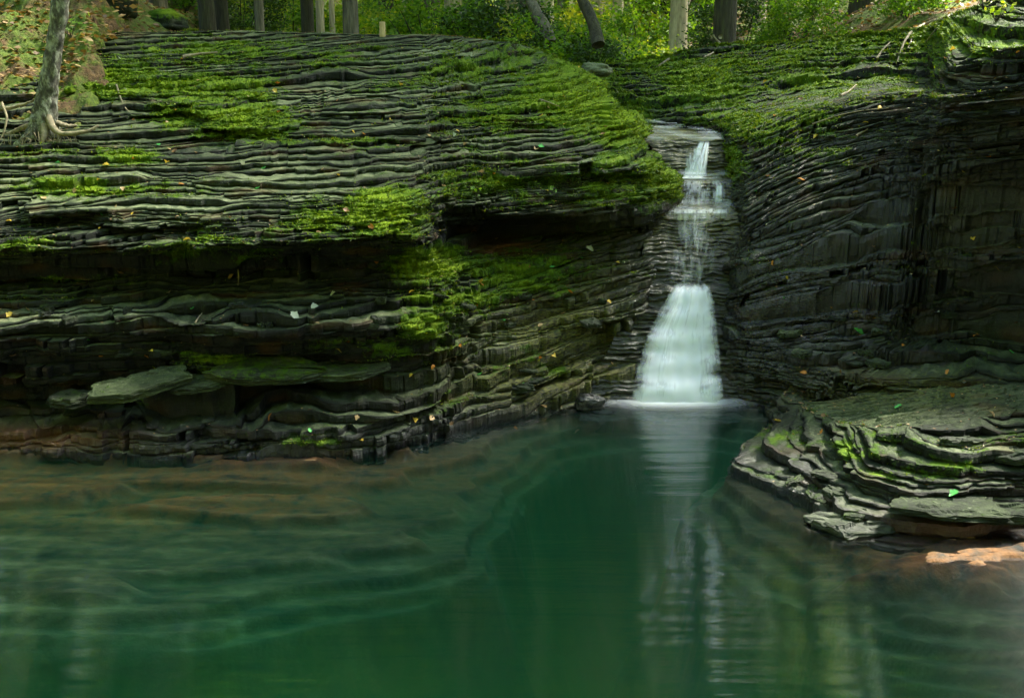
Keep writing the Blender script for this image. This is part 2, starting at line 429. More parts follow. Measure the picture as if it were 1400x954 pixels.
    TUFT_P.append((V2[c], np.concatenate([nrm.reshape(-1, 2)[c], np.where(np.repeat(RT, NU)[c] == 1, 1.2, .25)[:, None]], 1), wgt))
    return o, V

def thick_left(s, r):
    if s < .25: return float(np.clip(r.lognormal(math.log(.045), .45), .02, .11))
    if s < 1.25: return float(np.clip(r.lognormal(math.log(.030), .7), .008, .11))
    return float(np.clip(r.lognormal(math.log(.0145), .66), .005, .06))
def g_left(x, y, z):
    lowf = 1 - sst(.9, 1.5, z)
    return .045 * (x + 1.5) + .16 * (y - 7.5) * sst(1.1, 2.0, z) + lowf * .17 * np.maximum(x - .1, 0)
def Zn(px, py): return tuple(PZ(px, py, 0.0)) + (0,)
def below(px, py, d=.9, out=.25):
    p = PZ(px, py, 0.0); v = np.array([p[0], p[1]]); v = v / np.linalg.norm(v)
    return (p[0] - v[0] * out, p[1] - v[1] * out, -d, 0)
def ST(wl, rows):   # waterline pixel, then rows (px,py,D)
    return [below(*wl), Zn(*wl)] + rows
left_nodes = [
 ST((-420,650), [(-420,600,6.2),(-420,560,6.5),(-420,500,6.3),(-420,450,6.4),(-420,415,7.0),(-420,375,7.2),(-420,335,6.9),(-420,290,7.3),(-420,235,8.0),(-420,150,9.2),(-420,80,10.3),(-420,30,11.6)]),
 ST((-150,625), [(-150,590,6.3),(-150,555,6.7),(-150,505,6.4),(-150,450,6.5),(-150,415,7.1),(-150,380,7.3),(-150,335,6.9),(-150,290,7.3),(-150,235,8.0),(-150,150,9.2),(-150,80,10.3),(-150,30,11.6)]),
 ST((0,612), [(0,585,6.4),(0,550,6.95),(0,505,6.6),(0,448,6.55),(0,412,7.05),(0,385,7.3),(0,340,6.95),(0,295,7.25),(0,235,8.0),(0,150,9.0),(0,90,10.2),(0,45,11.6)]),
 ST((130,617), [(130,588,6.3),(130,552,6.9),(130,500,6.65),(130,448,6.5),(130,410,7.0),(130,378,7.3),(130,335,6.85),(130,285,7.25),(130,230,7.9),(130,150,9.0),(130,85,10.2),(130,45,11.4)]),
 ST((290,622), [(290,578,6.25),(290,552,6.75),(290,510,6.65),(290,445,6.40),(290,405,7.0),(290,375,7.25),(290,332,6.75),(290,280,7.15),(290,220,7.9),(290,140,9.0),(290,75,10.3),(290,42,11.5)]),
 ST((430,624), [(430,585,6.15),(430,560,6.35),(430,520,6.75),(430,440,6.40),(430,400,6.95),(430,372,7.25),(430,330,6.60),(430,272,7.05),(430,210,7.9),(430,135,9.1),(430,75,10.4),(430,45,11.6)]),
 ST((520,617), [(520,580,6.25),(520,550,6.45),(520,515,6.80),(520,440,6.50),(520,400,7.0),(520,368,7.3),(520,325,6.55),(520,268,7.0),(520,205,7.9),(520,130,9.1),(520,75,10.4),(520,48,11.6)]),
 ST((575,603), [(575,575,6.45),(575,545,6.6),(575,510,6.85),(585,450,6.65),(585,410,6.95),(575,365,7.2),(568,320,6.65),(565,270,7.05),(570,205,7.9),(580,130,9.1),(580,75,10.4),(580,48,11.6)]),
 ST((625,592), [(625,568,6.65),(625,540,6.8),(625,508,6.95),(630,460,7.05),(625,415,7.15),(620,360,7.6),(605,318,7.6),(600,275,7.5),(610,210,8.0),(620,130,9.1),(620,75,10.4),(620,50,11.6)]),
 ST((680,575), [(680,550,6.95),(680,525,7.1),(685,495,7.25),(685,450,7.4),(680,400,7.6),(680,345,8.1),(680,308,8.45),(675,290,7.75),(680,215,8.0),(680,130,9.1),(670,78,10.4),(665,55,11.6)]),
 ST((745,560), [(745,540,7.2),(745,515,7.35),(750,490,7.45),(750,450,7.6),(750,400,7.75),(750,345,8.15),(750,308,8.5),(750,292,7.8),(750,215,8.05),(745,130,9.1),(730,85,10.3),(715,62,11.5)]),
 ST((800,551), [(800,535,7.4),(805,510,7.5),(810,485,7.6),(815,445,7.7),(820,395,7.85),(820,345,8.15),(825,318,8.4),(820,300,7.85),(820,220,8.05),(805,140,9.1),(780,98,10.1),(755,78,11.2)]),
 ST((850,548), [(855,530,7.5),(860,505,7.58),(865,480,7.65),(868,440,7.75),(875,395,7.9),(880,345,8.15),(885,325,8.25),(882,302,7.95),(880,225,8.15),(850,150,9.1),(820,112,9.9),(785,95,10.8)]),
 ST((862,543), [(870,525,7.65),(880,505,7.75),(888,480,7.85),(895,440,8.0),(905,390,8.15),(918,340,8.4),(925,315,8.5),(928,290,8.4),(925,235,8.5),(878,172,9.2),(845,135,9.9),(805,108,10.8)]),
 ST((866,535), [(880,520,8.1),(895,500,8.2),(905,470,8.3),(915,430,8.4),(925,380,8.6),(935,330,8.8),(938,300,9.0),(935,275,9.1),(920,225,9.4),(872,185,10.0),(838,150,10.6),(800,112,11.3)]),
 ST((866,500), [(870,500,9.5),(880,480,9.6),(890,450,9.7),(890,420,9.8),(895,370,9.9),(900,330,10.0),(895,300,10.1),(890,275,10.2),(870,225,10.5),(830,185,10.9),(795,160,11.3),(750,120,12.0)]),
]
def prot_left(s): return 1.0 if s < 1.5 else .8
def wet_left(px, py, x, y, z):
    return np.maximum(blob(px, py, 900, 420, 70, 130), blob(px, py, 870, 500, 160, 60) * .5)
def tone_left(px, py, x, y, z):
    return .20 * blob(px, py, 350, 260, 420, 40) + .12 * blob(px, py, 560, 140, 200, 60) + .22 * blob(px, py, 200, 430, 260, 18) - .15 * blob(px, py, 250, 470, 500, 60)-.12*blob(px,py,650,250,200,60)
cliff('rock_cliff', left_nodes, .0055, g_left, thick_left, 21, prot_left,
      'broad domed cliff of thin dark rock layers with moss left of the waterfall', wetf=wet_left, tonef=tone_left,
      carve=[(330,165,62,17,-.30),(310,202,92,10,.32),(260,143,55,10,-.22),(235,170,62,7,.28),(140,122,60,10,-.2),(125,150,52,8,.3),(540,188,80,7,-.13),(560,205,90,6,.16),(860,178,40,12,-.14),(872,202,40,7,.15),(450,150,70,8,-.16),(430,170,60,6,.2),(680,165,80,6,-.12),(60,288,75,8,-.16),(60,310,80,10,.22),(210,298,80,6,-.12),(190,325,90,10,.22),(520,285,50,22,-.12),(800,235,90,8,-.10),(790,252,90,6,.12),(420,185,50,6,.2),(640,150,70,5,.12),(560,165,60,6,.14),(200,118,60,6,.2),(330,122,50,5,.15),(60,275,60,6,.12),(180,300,70,7,.14),(350,390,110,12,.15),(150,470,120,12,.15),(700,320,90,14,.12)])

# ---- right rock wall behind the flat shelf
def g_right(x, y, z):
    a = sst(.35, 1.0, z) * (1 - sst(1.5, 2.1, z))
    cur = .85 * (1 - np.exp(-np.maximum(x - 1.5, 0) / .9))
    return .06 * (x - 2) + a * cur + .10 * np.maximum(x - 1.5, 0) * sst(1.6, 2.2, z) + .10 * (y - 8) * sst(1.4, 2.2, z)
def thick_right(s, r):
    return float(np.clip(r.lognormal(math.log(.021), .6), .007, .07))
def RT_(rows): 
    f = rows[0]
    p = PX(*f)
    return [(p[0], p[1] - .1, p[2] - .7, 0)] + rows
right_nodes = [
 RT_([(690,190,12.5),(690,175,12.6),(690,165,12.7),(690,155,12.8),(690,145,12.9),(690,135,13.0),(690,125,13.1),(690,115,13.2),(690,105,13.4),(690,95,13.7)]),
 RT_([(830,190,11.6),(830,175,11.7),(828,160,11.8),(828,148,11.9),(826,135,12.0),(826,125,12.2),(825,115,12.4),(824,108,12.6),(822,100,12.8),(820,90,13.2)]),
 RT_([(900,182,10.4),(900,170,10.5),(900,158,10.7),(900,145,10.9),(900,135,11.1),(900,125,11.4),(900,115,11.7),(900,105,12.0),(900,95,12.4),(900,82,12.9)]),
 RT_([(960,190,9.75),(962,178,9.85),(965,165,10.0),(965,150,10.2),(965,138,10.5),(965,125,10.8),(965,112,11.2),(965,98,11.6),(965,85,12.1),(965,65,12.8)]),
 RT_([(992,235,9.2),(995,215,9.25),(998,195,9.35),(1003,178,9.5),(1008,160,9.8),(1010,142,10.2),(1010,125,10.6),(1010,108,11.1),(1010,88,11.8),(1010,62,12.6)]),
 RT_([(1008,290,8.55),(1010,265,8.6),(1014,240,8.7),(1020,215,8.85),(1025,192,9.2),(1030,168,9.6),(1035,145,10.1),(1040,120,10.7),(1045,92,11.5),(1050,60,12.5)]),
 RT_([(1000,365,8.2),(1008,335,8.2),(1012,305,8.15),(1020,270,8.2),(1035,230,8.5),(1050,195,9.0),(1060,160,9.7),(1070,130,10.4),(1080,95,11.3),(1090,58,12.4)]),
 RT_([(985,450,7.85),(990,410,7.85),(1005,370,7.85),(1030,325,7.85),(1060,275,8.0),(1085,230,8.4),(1100,185,9.1),(1110,145,9.9),(1120,100,10.9),(1130,55,12.1)]),
 RT_([(986,545,7.5),(990,500,7.55),(1010,440,7.55),(1050,375,7.6),(1100,310,7.7),(1130,255,8.0),(1145,205,8.6),(1155,155,9.5),(1160,105,10.6),(1165,50,11.9)]),
 RT_([(1040,560,7.25),(1045,520,7.3),(1070,460,7.3),(1120,390,7.4),(1165,325,7.5),(1195,265,7.75),(1205,215,8.2),(1210,165,9.0),(1215,108,10.3),(1220,45,11.7)]),
 RT_([(1100,560,6.9),(1110,520,7.0),(1140,460,7.05),(1185,400,7.15),(1225,345,7.25),(1245,290,7.4),(1255,235,7.55),(1262,180,8.1),(1268,115,9.4),(1270,40,11.2)]),
 RT_([(1180,545,6.8),(1190,510,6.85),(1215,455,6.9),(1240,405,7.05),(1265,340,7.35),(1275,290,7.3),(1282,240,7.1),(1290,150,7.25),(1295,90,7.7),(1300,25,10.4)]),
 RT_([(1290,530,6.6),(1295,500,6.6),(1305,450,6.65),(1310,400,6.9),(1315,345,7.3),(1320,300,7.3),(1325,245,6.95),(1330,145,6.95),(1335,75,7.25),(1340,10,9.5)]),
 RT_([(1400,520,6.35),(1400,490,6.4),(1400,440,6.45),(1400,400,6.7),(1400,350,7.2),(1400,300,7.2),(1400,245,6.8),(1400,140,6.8),(1400,60,7.0),(1400,-20,8.8)]),
 RT_([(1560,520,5.9),(1560,490,5.95),(1560,440,6.0),(1560,400,6.2),(1560,350,6.7),(1560,300,6.7),(1560,245,6.3),(1560,140,6.3),(1560,50,6.5),(1560,-60,8.0)]),
 RT_([(1900,520,5.0),(1900,490,5.0),(1900,440,5.1),(1900,400,5.2),(1900,350,5.6),(1900,300,5.6),(1900,245,5.3),(1900,140,5.3),(1900,50,5.5),(1900,-100,7.0)]),
]
def wet_right(px, py, x, y, z):
    return np.maximum(1.0 * blob(px, py, 1060, 420, 170, 180), .8 * blob(px, py, 1300, 280, 220, 110))
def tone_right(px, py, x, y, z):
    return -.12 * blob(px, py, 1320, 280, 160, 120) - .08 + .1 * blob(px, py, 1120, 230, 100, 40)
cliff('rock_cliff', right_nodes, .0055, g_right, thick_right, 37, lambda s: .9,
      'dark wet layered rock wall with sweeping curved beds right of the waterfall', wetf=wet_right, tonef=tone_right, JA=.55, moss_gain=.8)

# ---- low shelf of thin ledges in front of the right wall
def RS_(wl, rows): return [below(*wl, .9, .12), Zn(*wl)] + rows
shelf_nodes = [
 RS_((1075,552), [(1075,548,7.1),(1076,540,7.12),(1080,535,7.15),(1085,530,7.2)]),
 RS_((1050,566), [(1052,560,6.95),(1056,552,6.98),(1064,545,7.0),(1075,540,7.05)]),
 RS_((1058,584), [(1062,578,6.72),(1070,568,6.75),(1084,558,6.8),(1092,550,6.85)]),
 RS_((1006,618), [(1010,608,6.3),(1040,592,6.42),(1075,570,6.6),(1095,556,6.75)]),
 RS_((1002,640), [(1006,630,5.98),(1050,605,6.15),(1088,580,6.35),(1105,562,6.55)]),
 RS_((1045,668), [(1048,655,5.75),(1085,625,5.88),(1110,592,6.05),(1125,572,6.25)]),
 RS_((1128,700), [(1130,680,5.4),(1140,645,5.5),(1160,605,5.68),(1170,582,5.85)]),
 RS_((1145,724), [(1148,708,5.1),(1165,660,5.22),(1200,610,5.42),(1210,584,5.65)]),
 RS_((1240,738), [(1240,722,4.95),(1245,675,5.05),(1255,615,5.28),(1260,580,5.55)]),
 RS_((1330,735), [(1330,718,4.98),(1330,675,5.05),(1330,612,5.25),(1330,572,5.55)]),
 RS_((1420,728), [(1420,712,5.0),(1420,670,5.08),(1420,605,5.28),(1420,560,5.55)]),
 RS_((1700,728), [(1700,712,5.0),(1700,670,5.08),(1700,605,5.28),(1700,560,5.55)]),
]
def g_shelf(x, y, z): return -.02 * (x - 2.2) + .05 * (y - 5.5)
capT = np.array(PX(1330, 500, 6.9)[:2])
def wet_sh(px, py, x, y, z): return .35 * blob(px, py, 1040, 640, 60, 40)
def cap_line(t):
    a, b = np.array(PX(1080, 520, 7.5)[:2]), np.array(PX(1800, 520, 7.0)[:2])
    return a + (b - a) * (t ** 1.0)[:, None]
cliff('rock_ledge', shelf_nodes, .0045, g_shelf, lambda s, r: float(np.clip(r.lognormal(math.log(.026), .75), .007, .09)), 45, lambda s: .6,
      'low flat topped shelf of thin broken rock plates on the right bank of the pool', sig=.05, JA=1.3, cap_rows=150, tex=cap_line, wetf=wet_sh,
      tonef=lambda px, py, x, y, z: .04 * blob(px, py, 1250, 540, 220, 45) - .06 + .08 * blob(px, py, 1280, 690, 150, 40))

# ---- stream bed stepping down between the two walls
def bed_profile():
    k = [(575,7.25),(556,7.36),(546,7.42),(520,7.47),(515,7.56),(488,7.60),(484,7.68),(455,7.72),(450,7.80),(425,7.83),(420,7.90),(398,7.93),(388,8.02),(360,8.10),(335,8.20),(310,8.29),(290,8.36),(284,8.44),(280,8.72),(266,8.78),(250,8.86),(243,8.96),(240,9.12),(222,9.18),(205,9.26),(192,9.34),(184,9.6),(176,10.1),(170,10.8),(166,11.8),(160,13.0)]
    return k
BK = bed_profile()
def bed_sheet(jmax, nu, nv, l_of, r_of, off=0.0, curve=.0, seed=5):
    """surface following the stream's steps; l_of/r_of give its pixel edges for each step"""
    v = np.linspace(0, 1, nv) * (jmax - 1)
    j = np.minimum(v.astype(int), jmax - 2); f = v - j
    pyv = np.array([BK[a][0] * (1 - b) + BK[a + 1][0] * b for a, b in zip(j, f)])
    Dv = np.array([BK[a][1] * (1 - b) + BK[a + 1][1] * b for a, b in zip(j, f)])
    c = np.linspace(0, 1, nu)
    V = np.empty((nv, nu, 3))
    for a in range(nv):
        l = PX(l_of(pyv[a]), pyv[a], Dv[a]); r = PX(r_of(pyv[a]), pyv[a], Dv[a])
        V[a] = l + (r - l) * c[:, None]
    return V, pyv, Dv, c
edgeL = lambda p: np.interp(p, [160, 170, 180, 200, 240, 285, 330, 385, 440, 500, 548, 580], [700, 820, 850, 890, 900, 895, 880, 870, 850, 820, 800, 790])
edgeR = lambda p: np.interp(p, [160, 170, 180, 200, 240, 285, 330, 385, 440, 500, 548, 580], [900, 980, 1000, 1010, 1020, 1030, 1030, 1020, 1020, 1020, 1025, 1040])
V, pyv, Dv, c = bed_sheet(len(BK), 260, 640, edgeL, edgeR)
x, y, z = V[..., 0].copy(), V[..., 1].copy(), V[..., 2].copy()
q = z / .035 + 1.2 * n2(x / .5, z / .2, 91)
V[..., 1] -= .05 * n3(x / .3, z / .12, y / .3, 92) + .012 * sst(.1, .3, np.abs(q - np.round(q))) + .020 * n3(x / .14, z / .035, y / .14, 96) + .010 * n3(x / .05, z / .02, y / .05, 93)
V[..., 2] += .012 * n2(x / .12, y / .1, 94)
me = raw_mesh('stream_bed', V.reshape(-1, 3), grid_faces(*V.shape[:2]), ROCK, dict(moss=np.full(x.shape, -.2), tone=.3 + .2 * n2(x / .3, z / .1, 95), wet=np.full(x.shape, .9), gold=.9 * sst(.9, 1.3, z) + .3, rust=np.zeros(x.shape)))
tag(link('stream_bed', me), 'dark stepped rock bed of the stream in the cleft between the cliffs', kind='structure')

# ------------------------------------------------------------------ pool bed: drowned terraces dropping into deep water
shore = np.array([PZ(px, py)[:2] for px, py in [(-900,660),(-420,645),(-150,625),(0,612),(130,617),(290,622),(430,624),(520,617),(575,603),(625,592),(680,575),(745,560),(800,551),(850,548),(925,548),(986,548),(1040,560),(1060,584),(1006,618),(1002,640),(1045,668),(1128,700),(1145,724),(1240,738),(1330,735),(1420,728),(1900,728)]])
drop = np.array([PZ(px, py)[:2] for px, py in [(-900,900),(-300,790),(0,770),(140,765),(300,757),(440,745),(540,732),(600,712),(632,680),(655,640),(700,598),(780,566),(850,553),(925,552),(990,553),(1035,568),(1040,590),(996,620),(992,650),(1020,690),(1080,735),(1160,770),(1250,795),(1330,812),(1420,838),(1900,900)]])
def dist_poly(X, Y, P):
    d = np.full(X.shape, 1e9)
    for a, b in zip(P[:-1], P[1:]):
        ab = b - a; t = np.clip(((X - a[0]) * ab[0] + (Y - a[1]) * ab[1]) / (ab @ ab), 0, 1)
        d = np.minimum(d, np.hypot(X - a[0] - t * ab[0], Y - a[1] - t * ab[1]))
    return d
def inside(X, Y, P):
    c = np.zeros(X.shape, bool)
    for a, b in zip(P, np.roll(P, -1, 0)):
        cond = ((a[1] > Y) != (b[1] > Y)) & (X < (b[0] - a[0]) * (Y - a[1]) / (b[1] - a[1] + 1e-12) + a[0])
        c ^= cond
    return c
xs = np.arange(-5.2, 5.6, .0135); ys = np.arange(.6, 7.6, .0135)
X, Y = np.meshgrid(xs, ys)
wx = X + .06 * fbm2(X / 1.2, Y / .4, 3, 70) ; wy = Y + .07 * fbm2(X / 1.6, Y / .7, 3, 75) 
d1 = dist_poly(wx, wy, shore); d2 = dist_poly(wx, wy, drop)
ux = X + .10 * fbm2(X / 1.1, Y / .7, 2, 170); uy = Y + .12 * fbm2(X / 1.2, Y / .7, 2, 171); d2 = dist_poly(ux, uy, drop)
deep = inside(ux, uy, np.vstack([drop, [[8, -6], [-8, -6]]]))
land = ~inside(wx, wy, np.vstack([shore, [[8, -6], [-8, -6]]]))
Z = np.where(land, -.03, -.02 - .15 * (d1 / (d1 + d2 + 1e-6)) ** .9)
dz = -.17 - np.minimum(2.6, .7 * np.minimum(d2, .4) + 3.0 * np.maximum(d2 - .22, 0) ** .9)
Z = np.where(deep, dz, Z)
Z += .03 * fbm2(X / 1.6, Y / .35, 3, 80)
stp = .075; qz = Z / stp + .4 * fbm2(X / 2.2, Y / .6, 2, 81)
fl = np.floor(qz); fr = qz - fl
Zt = (fl + sst(.78, 1.0, fr) + .12 * fr) * stp - .4 * stp * fbm2(X / 2.2, Y / .6, 2, 81)
kz = sst(-1.2, -.6, Z); Z = Zt * kz + (Z + .12 * fbm2(X / 1.2, Y / .4, 2, 86)) * (1 - kz)
Z += .006 * n2(X / .08, Y / .04, 82)
Z = np.maximum(Z, -2.3 + .15 * fbm2(X / .7, Y / .7, 3, 83))
q0 = PZ(1370, 768); xw_ = X + .16 * fbm2(X / .5, Y / .25, 3, 88); yw_ = Y + .07 * fbm2(X / .4, Y / .25, 3, 89); mz = .010 + .022 * fbm2(X / .25, Y / .07, 3, 87) - .13 * (np.abs((xw_ - q0[0]) / .75) ** 2.5 + np.abs((yw_ - q0[1] - .07) / .20) ** 2.5); Z = np.where(mz > -.22, np.maximum(Z, mz), Z)
V = np.stack([X, Y, Z], -1)
px, py = proj(V)
ru = 1.5 * blob(px, py, 120, 690, 260, 28) + 1.5 * blob(px, py, 200, 640, 380, 22) + 1.6 * blob(px, py, 1290, 760, 160, 28) + .5 * blob(px, py, 400, 650, 200, 30) + .45 * blob(px, py, 1150, 720, 120, 40)
tn = .40 + .30 * n2(X / .4, Y / .12, 84) + .2 * n2(X / .1, Y / .05, 85) - .12 * sst(-.4, -1.2, Z) - .45*blob(px,py,1350,755,160,40)  # floor colour darkened with depth, painting in the gloom of deep water
def bed_material():
    m, t, out = new_mat('pool_rock')
    p = N(t, 'BsdfPrincipled'); geo = N(t, 'NewGeometry')
    nA = noise(t, 9, 5, .65, geo.outputs['Position']); nB = noise(t, 60, 4, .6, geo.outputs['Position'])
    v = math_(t, 'ADD', attr(t, 'tone').outputs['Fac'], math_(t, 'MULTIPLY', math_(t, 'SUBTRACT', nA.outputs[0], .5), .7))
    v = math_(t, 'ADD', v, math_(t, 'MULTIPLY', math_(t, 'SUBTRACT', nB.outputs[0], .5), .3), clamp=True)
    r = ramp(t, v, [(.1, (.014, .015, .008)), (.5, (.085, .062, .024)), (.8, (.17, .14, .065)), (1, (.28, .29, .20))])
    c = mixc(t, math_(t, 'MULTIPLY', attr(t, 'rust').outputs['Fac'], ramp(t, nA.outputs[0], [(.35, (0, 0, 0)), (.6, (1, 1, 1))]).outputs[0], clamp=True), r.outputs[0], (.17, .07, .012))
    t.links.new(c, p.inputs['Base Color']); p.inputs['Roughness'].default_value = .8
    b = N(t, 'Bump'); b.inputs['Strength'].default_value = .6; b.inputs['Distance'].default_value = .01
    L(t, nB, 0, b, 'Height'); L(t, b, 0, p, 'Normal'); L(t, p, 0, out, 0)
    return m
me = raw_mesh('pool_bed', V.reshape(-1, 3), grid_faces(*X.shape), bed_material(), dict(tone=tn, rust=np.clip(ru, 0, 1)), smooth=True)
tag(link('pool_bed', me), 'drowned rock terraces and deep floor of the pool', kind='structure')

# ------------------------------------------------------------------ water of the pool: a closed body with a real surface
def water_material():
    m, t, out = new_mat('pool_water')
    geo = N(t, 'NewGeometry')
    mp = N(t, 'Mapping'); mp.inputs['Scale'].default_value = (.30, 2.6, 1); t.links.new(geo.outputs['Position'], mp.inputs[0])
    n1 = noise(t, 2.2, 3, .5, mp.outputs[0]); n2_ = noise(t, 16, 3, .55, mp.outputs[0])
    h = math_(t, 'ADD', math_(t, 'MULTIPLY', n1.outputs[0], 1.0), math_(t, 'MULTIPLY', n2_.outputs[0], .12))
    b = N(t, 'Bump'); b.inputs['Strength'].default_value = 1; b.inputs['Distance'].default_value = .010
    t.links.new(h, b.inputs['Height'])
    gl = N(t, 'BsdfGlossy'); gl.inputs['Roughness'].default_value = .11; gl.inputs['Anisotropy'].default_value = .66
    tg = N(t, 'CombineXYZ'); tg.inputs[0].default_value = 1; L(t, tg, 0, gl, 'Tangent'); gl.inputs[0].default_value = (1, 1, 1, 1)
    L(t, b, 0, gl, 'Normal')
    tr = N(t, 'BsdfTransparent')
    fr = N(t, 'Fresnel'); fr.inputs['IOR'].default_value = 1.8; L(t, b, 0, fr, 'Normal')
    mx = N(t, 'MixShader'); L(t, fr, 0, mx, 0); L(t, tr, 0, mx, 1); L(t, gl, 0, mx, 2)
    L(t, mx, 0, out, 'Surface')
    va = N(t, 'VolumeAbsorption'); va.inputs['Color'].default_value = (.0, .87, .68, 1); va.inputs['Density'].default_value = 1.9
    vsn = N(t, 'VolumeScatter'); vsn.inputs['Color'].default_value = (.0, .97, .36, 1); vsn.inputs['Density'].default_value = .34; vsn.inputs['Anisotropy'].default_value = .3
    ad = N(t, 'AddShader'); L(t, va, 0, ad, 0); L(t, vsn, 0, ad, 1); L(t, ad, 0, out, 'Volume')
    return m
WX0, WX1, WY0, WY1 = -9.0, 9.0, -3.5, 8.2
Vw = np.array([(WX0, WY0, 0), (WX1, WY0, 0), (WX1, WY1, 0), (WX0, WY1, 0), (WX0, WY0, -2.9), (WX1, WY0, -2.9), (WX1, WY1, -2.9), (WX0, WY1, -2.9)])
Fw = np.array([(0, 1, 2, 3), (7, 6, 5, 4), (0, 4, 5, 1), (1, 5, 6, 2), (2, 6, 7, 3), (3, 7, 4, 0)])
water = tag(link('water', raw_mesh('water', Vw, Fw, water_material())), 'still emerald green pool', kind='structure')

# ------------------------------------------------------------------ falling water
def fall_material(name, blue=(.88, .95, 1.0)):
    m, t, out = new_mat(name)
    uv = N(t, 'UVMap'); mp = N(t, 'Mapping'); mp.inputs['Scale'].default_value = (9, 2.0, 1); t.links.new(uv.outputs[0], mp.inputs[0])
    n = noise(t, 1.0, 5, .6, mp.outputs[0])
    mp2 = N(t, 'Mapping'); mp2.inputs['Scale'].default_value = (34, 2, 1); t.links.new(uv.outputs[0], mp2.inputs[0])
    nn = noise(t, 1.0, 3, .5, mp2.outputs[0])
    den = attr(t, 'thickness').outputs['Fac']
    v = math_(t, 'ADD', den, math_(t, 'MULTIPLY', math_(t, 'SUBTRACT', n.outputs[0], .5), 2.0))
    v = math_(t, 'ADD', v, math_(t, 'MULTIPLY', math_(t, 'SUBTRACT', nn.outputs[0], .5), .7))
    a = math_(t, 'MULTIPLY', ramp(t, v, [(.15, (0, 0, 0)), (.8, (1, 1, 1))]).outputs[0], attr(t, 'cover').outputs['Fac'], clamp=True)
    d = N(t, 'BsdfDiffuse'); d.inputs[0].default_value = (*blue, 1)
    tl = N(t, 'BsdfTranslucent'); tl.inputs[0].default_value = (*blue, 1)
    m1 = N(t, 'MixShader'); m1.inputs[0].default_value = .35; L(t, d, 0, m1, 1); L(t, tl, 0, m1, 2)
    g = N(t, 'BsdfGlossy'); g.inputs['Roughness'].default_value = .3
    m2 = N(t, 'MixShader'); m2.inputs[0].default_value = .08; L(t, m1, 0, m2, 1); L(t, g, 0, m2, 2)
    tr = N(t, 'BsdfTransparent')
    mx = N(t, 'MixShader'); t.links.new(a, mx.inputs[0]); L(t, tr, 0, mx, 1); L(t, m2, 0, mx, 2)
    L(t, mx, 0, out, 0)
    return m
M_FALL = fall_material('white_falling_water')
def sheet(V, dens, edge, seed):
    nv, nu = V.shape[:2]
    u_, v_ = np.meshgrid(np.linspace(0, 1, nu), np.linspace(0, 1, nv))
    return V, dens, edge, u_ + seed * 3.1, v_
def build_sheets(name, sheets, mat, label):
    Vs, Fs, Ds, Es, U = [], [], [], [], []; n = 0
    for V, d, e, u_, v_ in sheets:
        Vs.append(V.reshape(-1, 3)); Fs.append(grid_faces(*V.shape[:2]) + n); n += V.shape[0] * V.shape[1]
        Ds.append(d.ravel()); Es.append(e.ravel()); U.append(np.stack([u_.ravel(), v_.ravel()], 1))
    V = np.concatenate(Vs); F = np.concatenate(Fs); U = np.concatenate(U)
    me = raw_mesh(name, V, F, mat, dict(thickness=np.concatenate(Ds), cover=np.concatenate(Es)), smooth=True)
    uv = me.uv_layers.new(name='UVMap'); uv.data.foreach_set('uv', U[F.ravel()].astype(np.float32).ravel())
    return tag(link(name, me), label, kind='structure')
def fall(py0, py1, lft, rgt, nu, nv, off, seed, drop_noise=.02, smooth=3.0):
    kk = [(a, b) for a, b in BK if py0 - 1 <= a <= py1 + 1]
    pys = np.linspace(py1, py0, nv)
    D = np.interp(-pys, [-a for a, _ in kk], [b for _, b in kk])
    D = gauss1(D, smooth, 0)
    V = np.empty((nv, nu, 3)); c = np.linspace(0, 1, nu)
    for i in range(nv):
        l = PX(lft(pys[i]), pys[i], D[i]); r = PX(rgt(pys[i]), pys[i], D[i]); V[i] = l + (r - l) * c[:, None]
    V[..., 1] -= off + .035 * np.sin(c * np.pi)[None] + drop_noise * n2(c[None] * 5 + seed, V[..., 2] * 4, seed)
    return V, pys, c
sheets = []
lf = lambda p: np.interp(p, [380, 390, 410, 450, 500, 530, 552], [928, 918, 908, 886, 870, 865, 862])
rf = lambda p: np.interp(p, [380, 390, 410, 450, 500, 530, 552], [958, 968, 974, 978, 983, 986, 988])
for s_ in range(3):
    V, pys, c = fall(384, 552, lf, rf, 110, 220, .035 + .03 * s_, s_ + 1, smooth=4.0 + 5 * s_)
    P_ = pys[:, None] + 0 * c[None]; Cc = c[None] + 0 * pys[:, None]
    steps = np.array([521, 486, 452, 422, 398])
    near = np.min(np.abs((P_ + 14 * n2(Cc * 2.2, P_ * 0 + s_, 9))[..., None] - steps), -1)
    dens = .66 + .36 * np.exp(-((Cc - .55) / .25) ** 2) - .24 * np.exp(-(near / 4.5) ** 2) * (.7 + n2(Cc * 3, P_ / 30, 77)) + .30 * sst(525, 545, P_) + .25 * n2(Cc * 3.2, P_ / 40, 33 + s_) + .12*sst(430,400,P_)
    Cn = Cc + .10 * n2(Cc * 0 + s_ * 3, P_ / 16, 19) + .05 * n2(Cc * 3, P_ / 7, 18); edge = sst(-.04, .22, Cn) * sst(1.04, .80, Cn) * sst(384, 398, P_ + 6 * n2(Cc * 6, Cc * 0, 17 + s_)) * (.8 if s_ < 2 else .55)
    sheets.append(sheet(V, dens, edge, s_))
build_sheets('waterfall', sheets, M_FALL, 'white silky main waterfall widening down into the pool')
